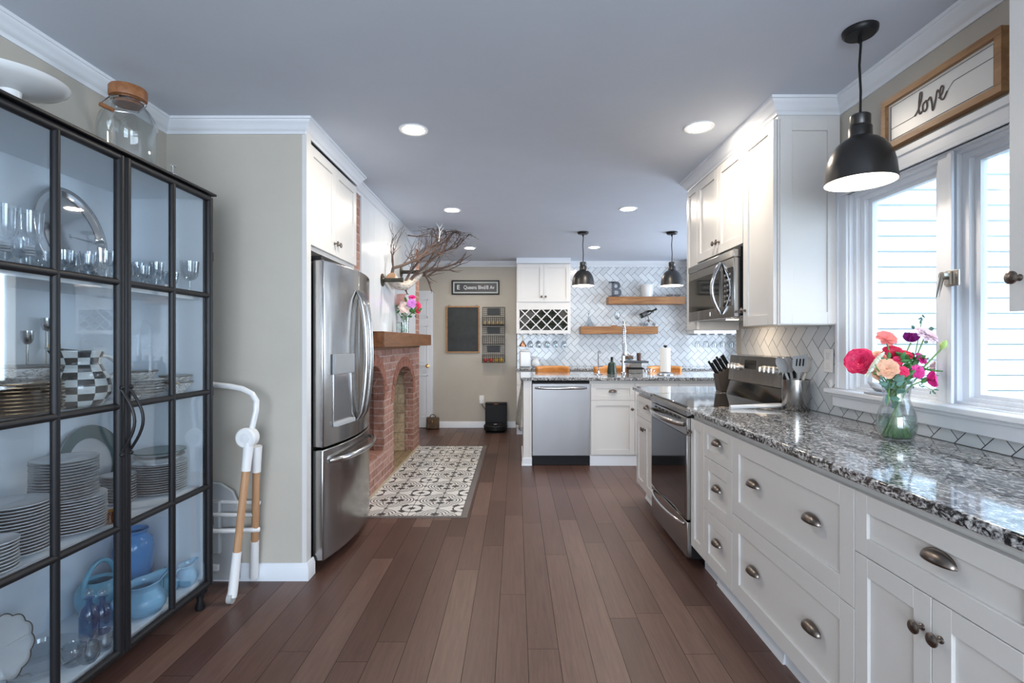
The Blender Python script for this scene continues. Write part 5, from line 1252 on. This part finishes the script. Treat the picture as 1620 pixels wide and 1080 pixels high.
def stroke(pts, r_=.0031): 
    P0 = [Vector(sg(*p)) for p in pts]; out = []
    for i in range(len(P0)-1):
        p0, p1, p2, p3 = P0[max(i-1,0)], P0[i], P0[i+1], P0[min(i+2,len(P0)-1)]
        for k in range(5):
            s_ = k/5; out.append(.5*((2*p1)+(p2-p0)*s_+(2*p0-5*p1+4*p2-p3)*s_*s_+(3*p1-p0-3*p2+p3)*s_**3))
    out.append(P0[-1]); return MB().tube(out, r_, 6)
obj('lettering', stroke([(.29,.36),(.325,.46),(.355,.66),(.362,.82),(.345,.84),(.335,.66),(.332,.44),(.345,.34),(.365,.38)]), m_ink, t)
obj('lettering', stroke([(.40,.57),(.375,.53),(.372,.40),(.39,.34),(.412,.40),(.412,.52),(.40,.58),(.425,.55)]), m_ink, t)
obj('lettering', stroke([(.425,.56),(.445,.60),(.46,.44),(.468,.26),(.49,.42),(.51,.66),(.525,.60)]), m_ink, t)
obj('lettering', stroke([(.525,.46),(.555,.54),(.565,.66),(.548,.70),(.535,.58),(.540,.44),(.565,.38),(.60,.52)]), m_ink, t)

# ------------------------------------------------------------------ flowers
def petal_head(parent, c, nrm, r_, mt, layers=3, n0=6, openness=.9, inner=None, ruffle=.1, seed=0, wf=1.0):
    rp = random.Random(seed); c = Vector(c); nrm = Vector(nrm).normalized(); a = Vector((0,0,1)) if abs(nrm.z) < .9 else Vector((1,0,0))
    u = nrm.cross(a).normalized(); v = nrm.cross(u)
    for L in range(layers):
        m = MB(); f = 1-L/layers; rr_ = r_*(.35+.65*f); tilt = openness*(.35+.65*f); n = n0
        for k in range(n):
            th = 2*PI*(k+.5*(L % 2)+rp.uniform(-.12,.12))/n; dr_ = u*math.cos(th)+v*math.sin(th); tg = -u*math.sin(th)+v*math.cos(th); w_ = wf*rr_*1.25*PI/n*rp.uniform(.9,1.2)
            def fn(p, q, dr_=dr_, tg=tg, w_=w_, rr_=rr_, tilt=tilt):
                s = (q-.5)*2; wd = w_*math.sin(PI*min(1, .12+p*.83))**.7; out = rr_*p*math.sin(tilt*PI/2*(.35+.65*p)); up = rr_*p*math.cos(tilt*PI/2*(.35+.65*p))*1.0
                return tuple(c+dr_*out+tg*(wd*s)+nrm*(up-.25*rr_*s*s*p*0+.18*wd*s*s+ruffle*rr_*p*math.sin(s*7+th)*.4))
            m.grid(fn, 5, 5)
        obj('petals', m, mt if L < layers-1 or inner is None else inner, parent)
def flower(nm, lab, grp, foot, neck, c, nrm, r_, mt, layers=3, n0=6, openness=.9, inner=None, seed=0, stem=.0025, cat='flower', wf=1.0):
    t = thing(nm, lab, cat, tuple(foot), grp); foot, neck, c = Vector(foot), Vector(neck), Vector(c)
    mid = neck+(c-neck)*.5+Vector((0,0,.01))
    obj('stem', MB().tube([foot, foot+(neck-foot)*.5, neck, mid, c-Vector(nrm).normalized()*.002], stem, 6), m_stem, t)
    if r_: petal_head(t, c, nrm, r_, mt, layers, n0, openness, inner, seed=seed, wf=wf)
    return t
def leaves(parent, pts, r_, mt, seed=1, name='leaf', asp=.75):
    rp = random.Random(seed)
    for p in pts:
        p = Vector(p); d_ = Vector((rp.uniform(-1,1), rp.uniform(-1,.2), rp.uniform(-.3,1))).normalized(); sd_ = d_.cross(Vector((rp.uniform(-1,1),-1,rp.uniform(-1,1)))).normalized(); up = d_.cross(sd_); q_ = r_*rp.uniform(.75,1.25)
        obj(name, MB().grid(lambda a, b: tuple(p+d_*(2*q_*a)+sd_*(asp*q_*math.sin(PI*min(1,a*.97+.02))**.75*(2*b-1))+up*(q_*.25*(2*b-1)**2)), 7, 4), mt, parent)
def vasebody(prof, c, water, seg=44): pass
VX, VY, VZ = 1.468, 1.95, .933
t = thing('flower_vase', 'clear waisted glass vase of water on the granite under the window', 'vase', (VX, VY, VZ))
o_ = [(.030,0),(.050,.002),(.060,.02),(.066,.055),(.062,.095),(.050,.135),(.042,.160),(.046,.195),(.054,.232)]
obj('glass', MB().lathe([(0,.001)]+o_+[(.0515,.232),(.0435,.195),(.0395,.160),(.0475,.135),(.0595,.095),(.0632,.055),(.057,.022),(.047,.008),(0,.007)], (VX,VY,VZ), 'Z', 44, cap=False), m_glass, t)
obj('water', MB().lathe([(0,.008),(.046,.009),(.0565,.023),(.0625,.055),(.0592,.092),(0,.092)], (VX,VY,VZ), 'Z', 36, cap=False), m_water, t)
m_hot = plain('hot_pink_petal', (.78,.02,.12), .5, .2, 30); m_cor = plain('coral_petal', (.85,.22,.20), .5, .15, 30); m_red2 = plain('crimson_petal', (.62,.01,.06), .5, .2, 30)
m_mag = plain('magenta_petal', (.75,.03,.28), .5, .2, 30); m_pur = plain('purple_petal', (.26,.02,.22), .4, .3, 30); m_pale = plain('pale_pink_petal', (.82,.62,.70), .5, .1, 30); m_pch = plain('peach_petal', (.85,.48,.32), .5, .12, 30); m_lil = plain('lilac_petal', (.62,.22,.68), .5, .15, 30)
G = 'flowers in the glass vase by the window'
def P(px, py, Y=1.95): return ((px-816)*Y/800, Y, 1.31-(py-540)*Y/800)
def ft(i): a = i*2.4; return (VX+.035*math.cos(a), VY+.035*math.sin(a), VZ+.012)
def nk(i): a = i*2.4+PI; return (VX+.022*math.cos(a), VY+.022*math.sin(a), VZ+.17)
cam_d = Vector((-.75,-.65,.15))
F = [('rose', 'large hot pink open rose at far left of the bouquet', P(1362,573), (-.7,-.6,.25), .056, m_hot, 5, 6, .80, None),
 ('ranunculus', 'coral poppy-like bloom standing above the bouquet, left of centre', P(1401,537), (-.15,-.9,.7), .038, m_cor, 5, 8, .85, None),
 ('rose', 'crimson pink bloom at upper middle of the bouquet', P(1412,562), (-.3,-1,.7), .042, m_red2, 5, 8, .85, None),
 ('carnation', 'small crimson bloom just right of the larger crimson one', P(1430,562,1.93), (0,-.6,.9), .030, m_red2, 4, 7, .9, None),
 ('spray_rose', 'small crimson bloom at very centre of the bouquet', P(1419,572,1.90), (-.3,-1,.4), .022, m_hot, 3, 6, .7, None),
 ('tulip', 'purple tulip rising above the bouquet right of centre', P(1441,541,1.93), (0,-.1,1), .040, m_pur, 2, 5, .32, None),
 ('ranunculus', 'large pale pink many-petalled bloom at upper right', P(1464,531,1.92), (.2,-.7,.7), .044, m_pale, 5, 9, .95, None),
 ('carnation', 'bright magenta ball bloom at lower right', P(1450,588,1.88), (0,-1,.2), .028, m_mag, 5, 8, .9, None),
 ('carnation', 'magenta bloom above the lower right magenta ball', P(1455,568,1.92), (.3,-.8,.5), .027, m_mag, 4, 7, .9, None),
 ('rose', 'peach rose low at the front of bouquet, left of centre', P(1402,584,1.88), (-.4,-.9,.4), .042, m_pch, 4, 7, .85, None),
 ('rose', 'small peach bud under the white flower cluster', P(1390,592,1.90), (-.7,-.7,.1), .024, m_pch, 3, 5, .6, None),
 ('lily_bud', 'pink half-open lily at the lower right edge', P(1466,600,1.88), (.5,-.5,.1), .036, m_mag, 1, 5, .45, None),
 ('spray_rose', 'small coral pink bloom tucked between the hot pink rose and crimson bloom', P(1393,568,1.93), (-.4,-.9,.5), .024, m_cor, 4, 7, .85, None),
 ('spray_rose', 'small hot pink bloom between the peach rose and magenta ball', P(1428,588,1.87), (-.1,-1,.3), .022, m_hot, 4, 7, .85, None),
 ('freesia', 'pale lilac bloom hanging at the right of the bouquet', P(1470,580,1.95), (.8,-.5,-.1), .030, m_pale, 2, 6, .7, None),
 ('rose', 'small yellow peach bloom behind the large hot pink rose', P(1388,563,2.0), (-.5,-.3,.8), .024, m_pch, 3, 6, .8, None)]
for i, (nm, lab, c, nr, r_, mt, la_, n0, op, inn) in enumerate(F): flower(nm, lab, G, ft(i), nk(i), c, nr, r_, mt, la_, n0, op, inn, seed=i, wf=.75 if nm == 'tulip' else 1)
# white umbel
t = thing('white_umbel_flower', 'lacy white flower cluster between the hot pink rose and peach rose', 'flower', ft(20), G); c = Vector(P(1384,578,1.85)); obj('stem', MB().tube([ft(20), nk(20), c], .0025, 6), m_stem, t)
m = MB(); rf = random.Random(4)
for i in range(260):
    a = rf.random()*2*PI; q = rf.random()**.5; u_ = Vector((.55,.3,.45)).normalized(); v_ = Vector((-.2,-.8,.5)).normalized(); m.ball(.0036, tuple(c+u_*(.062*q*math.cos(a))+v_*(.048*q*math.sin(a))+Vector((-.5,-.5,.6))*.022*(1-q*q)+Vector((rf.uniform(-.004,.004),)*3)), (1,1,1), 6, 4)
b = obj('florets', m, plain('cream_floret', (.72,.76,.64), .7, .15, 60), t); b['kind'] = 'stuff'
# lily bud on long stem, right
t = thing('lily', 'long green stem with closed pale green bud reaching right', 'flower', ft(21), G); c = Vector(P(1489,552,1.87)); c2 = Vector(P(1497,538,1.86))
obj('stem', MB().tube([ft(21), nk(21), P(1462,580,1.90), tuple(c)], .003, 6), m_stem, t); obj('bud', MB().tube([c, c+(c2-c)*.3, c+(c2-c)*.7, c2], [.004,.011,.010,.002], 10), plain('bud_green', (.42,.60,.18), .5), t)
obj('side_shoot', MB().tube([P(1459,582,1.90), P(1475,586,1.87), P(1492,587,1.85)], [.004,.0045,.002], 6), m_green, t)
# greenery
t = thing('eucalyptus_sprig', 'grey-green round leaved eucalyptus hanging at the vase front', 'foliage', ft(22), G); obj('stem', MB().tube([ft(22), nk(22), P(1408,604,1.87), P(1404,640,1.87)], .002, 6), m_stem, t)
leaves(t, [P(1398,598,1.87),P(1405,606,1.86),P(1414,602,1.87),P(1401,616,1.88),P(1412,615,1.86),P(1420,610,1.87),P(1408,628,1.88),P(1418,622,1.89),P(1404,640,1.90),P(1412,645,1.92),P(1424,600,1.9),P(1395,607,1.9)], .016, m_sage, 3)
t = thing('eucalyptus_sprig', 'eucalyptus sprig sticking up at the top of bouquet', 'foliage', ft(23), G); obj('stem', MB().tube([ft(23), nk(23), P(1448,560,1.97), P(1458,508,1.96)], .0018, 6), m_stem, t)
leaves(t, [P(1456,512,1.96),P(1461,507,1.96),P(1454,506,1.97),P(1447,520,1.97),P(1462,540,1.97),P(1470,520,1.97),P(1476,524,1.96),P(1458,500,1.97)], .010, m_sage, 5)
t = thing('leafy_green_sprig', 'bright green leaves filling the middle of the bouquet', 'foliage', ft(24), G); obj('stem', MB().tube([ft(24), nk(24), P(1425,585,1.92)], .002, 6), m_stem, t)
rg = random.Random(9); leaves(t, [P(rg.uniform(1392,1458), rg.uniform(568,606), rg.uniform(1.87,1.98)) for _ in range(70)], .017, m_green, 8, asp=.5)
t = thing('trailing_fern', 'fine pale green trailing foliage at lower right of bouquet', 'foliage', ft(25), G); obj('stem', MB().tube([ft(25), nk(25), P(1450,605,1.9), P(1478,618,1.9)], .0015, 6), m_stem, t)
leaves(t, [P(rg.uniform(1436,1482), rg.uniform(592,624), rg.uniform(1.88,1.94)) for _ in range(26)], .007, m_sage, 11, asp=.5)
for i in range(8):
    a = i*.785; t = thing('cut_stem', 'bare green stem standing in the vase water', 'stem', (VX,VY,VZ+.01), 'bare stems in the vase'); obj('stalk', MB().tube([(VX+.045*math.cos(a),VY+.045*math.sin(a),VZ+.012),(VX-.01*math.cos(a),VY-.01*math.sin(a),VZ+.15),(VX-.03*math.cos(a),VY-.03*math.sin(a),VZ+.23)], .0032, 8), m_stem, t)
# bird figurine on the stool
m_pew = plain('grey_glazed_bird', (.35,.38,.42), .3, .15)
t = thing('bird_figurine', 'small grey bird figurine on the window stool, behind the vase', 'figurine', (1.60, 2.23, 1.075)); obj('body', MB().tube([(1.60,2.285,1.122),(1.60,2.265,1.115),(1.60,2.235,1.103),(1.60,2.20,1.098),(1.60,2.17,1.094)], [.006,.013,.016,.010,.003], 14), m_pew, t); obj('beak', MB().tube([(1.60,2.283,1.122),(1.60,2.30,1.128)], [.005,.001], 8), m_pew, t); obj('base', MB().box(1.575,1.625,2.17,2.29,1.075,1.083), m_pew, t, bevel=.002); obj('wing', MB().tube([(1.583,2.25,1.108),(1.578,2.21,1.106),(1.585,2.165,1.10)], [.004,.009,.002], 8), m_pew, t)

# ------------------------------------------------------------------ mantel bouquet
MX, MY, MZ = -1.125, 5.14, 1.393
t = thing('mantel_vase', 'slim clear glass vase on the mantel', 'vase', (MX,MY,MZ)); obj('glass', MB().lathe([(0,.001),(.034,0),(.036,.01),(.034,.09),(.045,.18),(.043,.18),(.032,.09),(.033,.012),(0,.008)], (MX,MY,MZ), 'Z', 30, cap=False), m_glass, t); obj('water', MB().lathe([(0,.009),(.032,.012),(.031,.085),(0,.085)], (MX,MY,MZ), 'Z', 24, cap=False), m_water, t)
G = 'flowers in the mantel vase'
def Q(px, py, Y=5.14): return ((px-816)*Y/800, Y, 1.31-(py-540)*Y/800)
FM = [('lily', 'large open pale pink lily at left of mantel bouquet', Q(634,476), (-.2,-.9,.4), .085, plain('lily_pink', (.80,.42,.36), .5, .15, 20), 1, 6, .95),
 ('lily', 'lower white-pink lily over the mantel vase rim', Q(640,486,5.08), (.3,-1,.1), .070, plain('lily_white', (.80,.62,.58), .5, .1, 20), 1, 6, .95),
 ('orchid', 'bright purple bloom in middle of the mantel bouquet', Q(651,480,5.08), (.3,-1,.2), .048, m_lil, 3, 5, .95),
 ('carnation', 'hot pink carnation on top of mantel bouquet', Q(652,471,5.14), (.1,-.6,.8), .040, m_mag, 4, 8, .9),
 ('carnation', 'hot pink carnation at right end of mantel bouquet', Q(661,483,5.14), (.8,-.5,.2), .040, m_hot, 4, 8, .9),
 ('carnation', 'small dark pink bloom lowest at right of mantel bouquet', Q(661,491,5.14), (.8,-.5,-.1), .035, m_red2, 3, 7, .9)]
for i, (nm, lab, c, nr, r_, mt, la_, n0, op) in enumerate(FM):
    a = i*2.4; flower(nm, lab, G, (MX+.02*math.cos(a),MY+.02*math.sin(a),MZ+.012), (MX-.015*math.cos(a),MY-.015*math.sin(a),MZ+.14), c, nr, r_, mt, la_, n0, op, seed=40+i, stem=.004, wf=.6 if nm == 'lily' else 1)
t = thing('lily_greenery', 'green leaves and buds around the mantel flowers', 'foliage', (MX,MY,MZ+.01), G); obj('stem', MB().tube([(MX,MY,MZ+.012),(MX,MY,MZ+.15),Q(628,470),Q(624,460)], .003, 6).tube([(MX,MY,MZ+.1),Q(620,478),Q(616,466)], .003, 6).tube([Q(640,500),Q(636,466)], .003, 6), m_stem, t)
leaves(t, [Q(rg.uniform(624,658), rg.uniform(478,503), rg.uniform(5.08,5.2)) for _ in range(26)], .035, m_green, 21, asp=.35)
for px, py in ((623,459),(617,465),(622,472)): obj('bud', MB().tube([Q(px+2,py+7), Q(px+1,py+3), Q(px,py-1)], [.006,.014,.003], 8), plain('lily_bud', (.50,.55,.32), .5), t)
t = thing('green_candle_glass', 'small green glass holder beside the mantel vase', 'candle holder', (-1.15, 5.0, MZ)); obj('cup', MB().box(-1.165,-1.115,4.93,4.98,MZ,MZ+.105), glass('green_glass', (.20,.32,.14), 1.6, .1), t, bevel=.004); obj('wax', MB().box(-1.158,-1.122,4.937,4.973,MZ+.008,MZ+.05), m_green, t)

# ------------------------------------------------------------------ branch sculpture on iron pipe brackets
t = thing('branch_sculpture', 'bare branch and birch log mounted above the mantel on pipe brackets', 'branch', (-1.10, 4.95, 1.87))
for y, z in ((4.57,1.865),(5.32,2.04)):
    b = obj('pipe_bracket', MB().lathe([(.058,0),(.058,.008),(.026,.012),(.019,.02),(.019,.16),(.022,.165),(.022,.19)], (FX+.012,y,z), 'X', 24), plain('iron_pipe', (.07,.065,.05), .45, .3, 12, metal=.8), t)
m_birch = mat('birch_bark', (.6,.55,.48), .8); n = N(m_birch); f = n.noise(n.mapv(n.coord(), (6,6,40)), 3, 5); n.col(n.ramp(f, [(.3,(.12,.09,.07)),(.42,(.45,.38,.32)),(.6,(.66,.62,.56))])); n.bump(f, .4, .01)
m_twig = plain('twig_brown', (.085,.055,.045), .8, .4, 30)
lg = [Q(618,438,4.62),Q(622,443,4.66),Q(630,450,4.8),Q(641,452,4.95),Q(650,446,5.1),Q(664,433,5.32)]
obj('birch_log', MB().tube(lg, [.050,.048,.050,.046,.040,.038], 14), m_birch, t)
e = Vector(lg[0])-(Vector(lg[1])-Vector(lg[0])).normalized()*.002; m = MB().tube([e, Vector(lg[0])], [.048,.049], 14); obj('cut_end', m, m_lightwood, t)
rb = random.Random(12)
def grow(m, p, d_, L, r_, depth, acc):
    pts = [p]; rs = [r_]; n = 5; q = Vector(p); d_ = Vector(d_).normalized()
    for i in range(n):
        d_ = (d_+Vector((rb.uniform(-.22,.22), rb.uniform(-.22,.22), rb.uniform(-.18,.24)))).normalized(); q = q+d_*(L/n)
        if q.z > ZC-.05: d_.z = -abs(d_.z)*.3; q.z = ZC-.05
        if q.x < -1.15: d_.x = abs(d_.x); q.x = -1.15
        pts.append(q.copy()); rs.append(r_*(1-.75*(i+1)/n))
        if depth > 0 and i >= 1:
            for _ in range(2 if depth == 1 else 1):
                sd_ = Vector((rb.uniform(-1,1), rb.uniform(-1,1), rb.uniform(-.7,1))).normalized(); grow(m, q, (d_*1.1+sd_*.8), L*rb.uniform(.42,.62), rs[-1]*.72, depth-1, acc)
    m.tube(pts, [max(.0016, a) for a in rs], 5 if depth < 2 else 8)
def limb(px_pts, r_, depth=2, L=.32):
    pts = [Vector(Q(*p)) for p in px_pts]; m = MB(); n = len(pts); m.tube(pts, [r_*(1-.6*i/(n-1)) for i in range(n)], 8)
    for i in range(1, n):
        d_ = (pts[i]-pts[i-1]).normalized()
        for _ in range(2): grow(m, pts[i], d_+Vector((rb.uniform(-.5,.6), rb.uniform(-.6,.6), rb.uniform(-.4,.5))), L*(1-.35*i/n), r_*.42, depth-1, None)
    obj('limb', m, m_twig, t)
limb([(619,438,4.65),(622,424,4.68),(636,420,4.75),(655,412,4.9),(672,400,5.05),(690,380,5.2),(703,368,5.3)], .017)
limb([(645,450,5.0),(655,436,5.1),(668,425,5.2),(690,405,5.3),(708,395,5.4),(722,392,5.5)], .016)
limb([(640,448,4.95),(648,432,5.05),(665,410,5.15),(680,392,5.25),(700,385,5.35)], .014)
limb([(662,436,5.30),(680,427,5.4),(700,424,5.45),(718,418,5.5),(728,414,5.55)], .017, 1, .22)
limb([(662,434,5.30),(676,437,5.38),(690,428,5.42),(710,427,5.5),(727,419,5.55)], .012, 1, .2)
limb([(700,400,5.3),(706,385,5.3),(712,375,5.32),(719,367,5.34)], .012, 1, .15)
limb([(672,432,5.3),(678,445,5.3),(682,458,5.3)], .013, 0+1, .06)
limb([(640,454,4.95),(644,464,4.9)], .014, 1, .03)
limb([(645,372,5.0),(660,374,5.05),(678,369,5.1),(690,377,5.15)], .007, 1, .2)
wt = thing('white_twig', 'small white forked twig standing up out of the branch', 'twig', Q(694,380,5.2), None); m = MB().tube([Q(694,382,5.2), Q(696,368,5.2), Q(694,358,5.2), Q(690,353,5.2)], [.006,.006,.005,.003], 7).tube([Q(695,362,5.2), Q(699,356,5.2), Q(700,352,5.2)], [.005,.004,.002], 7).tube([Q(696,368,5.2),Q(702,360,5.2)],[.004,.002],6); obj('fork', m, m_whitepl, wt)
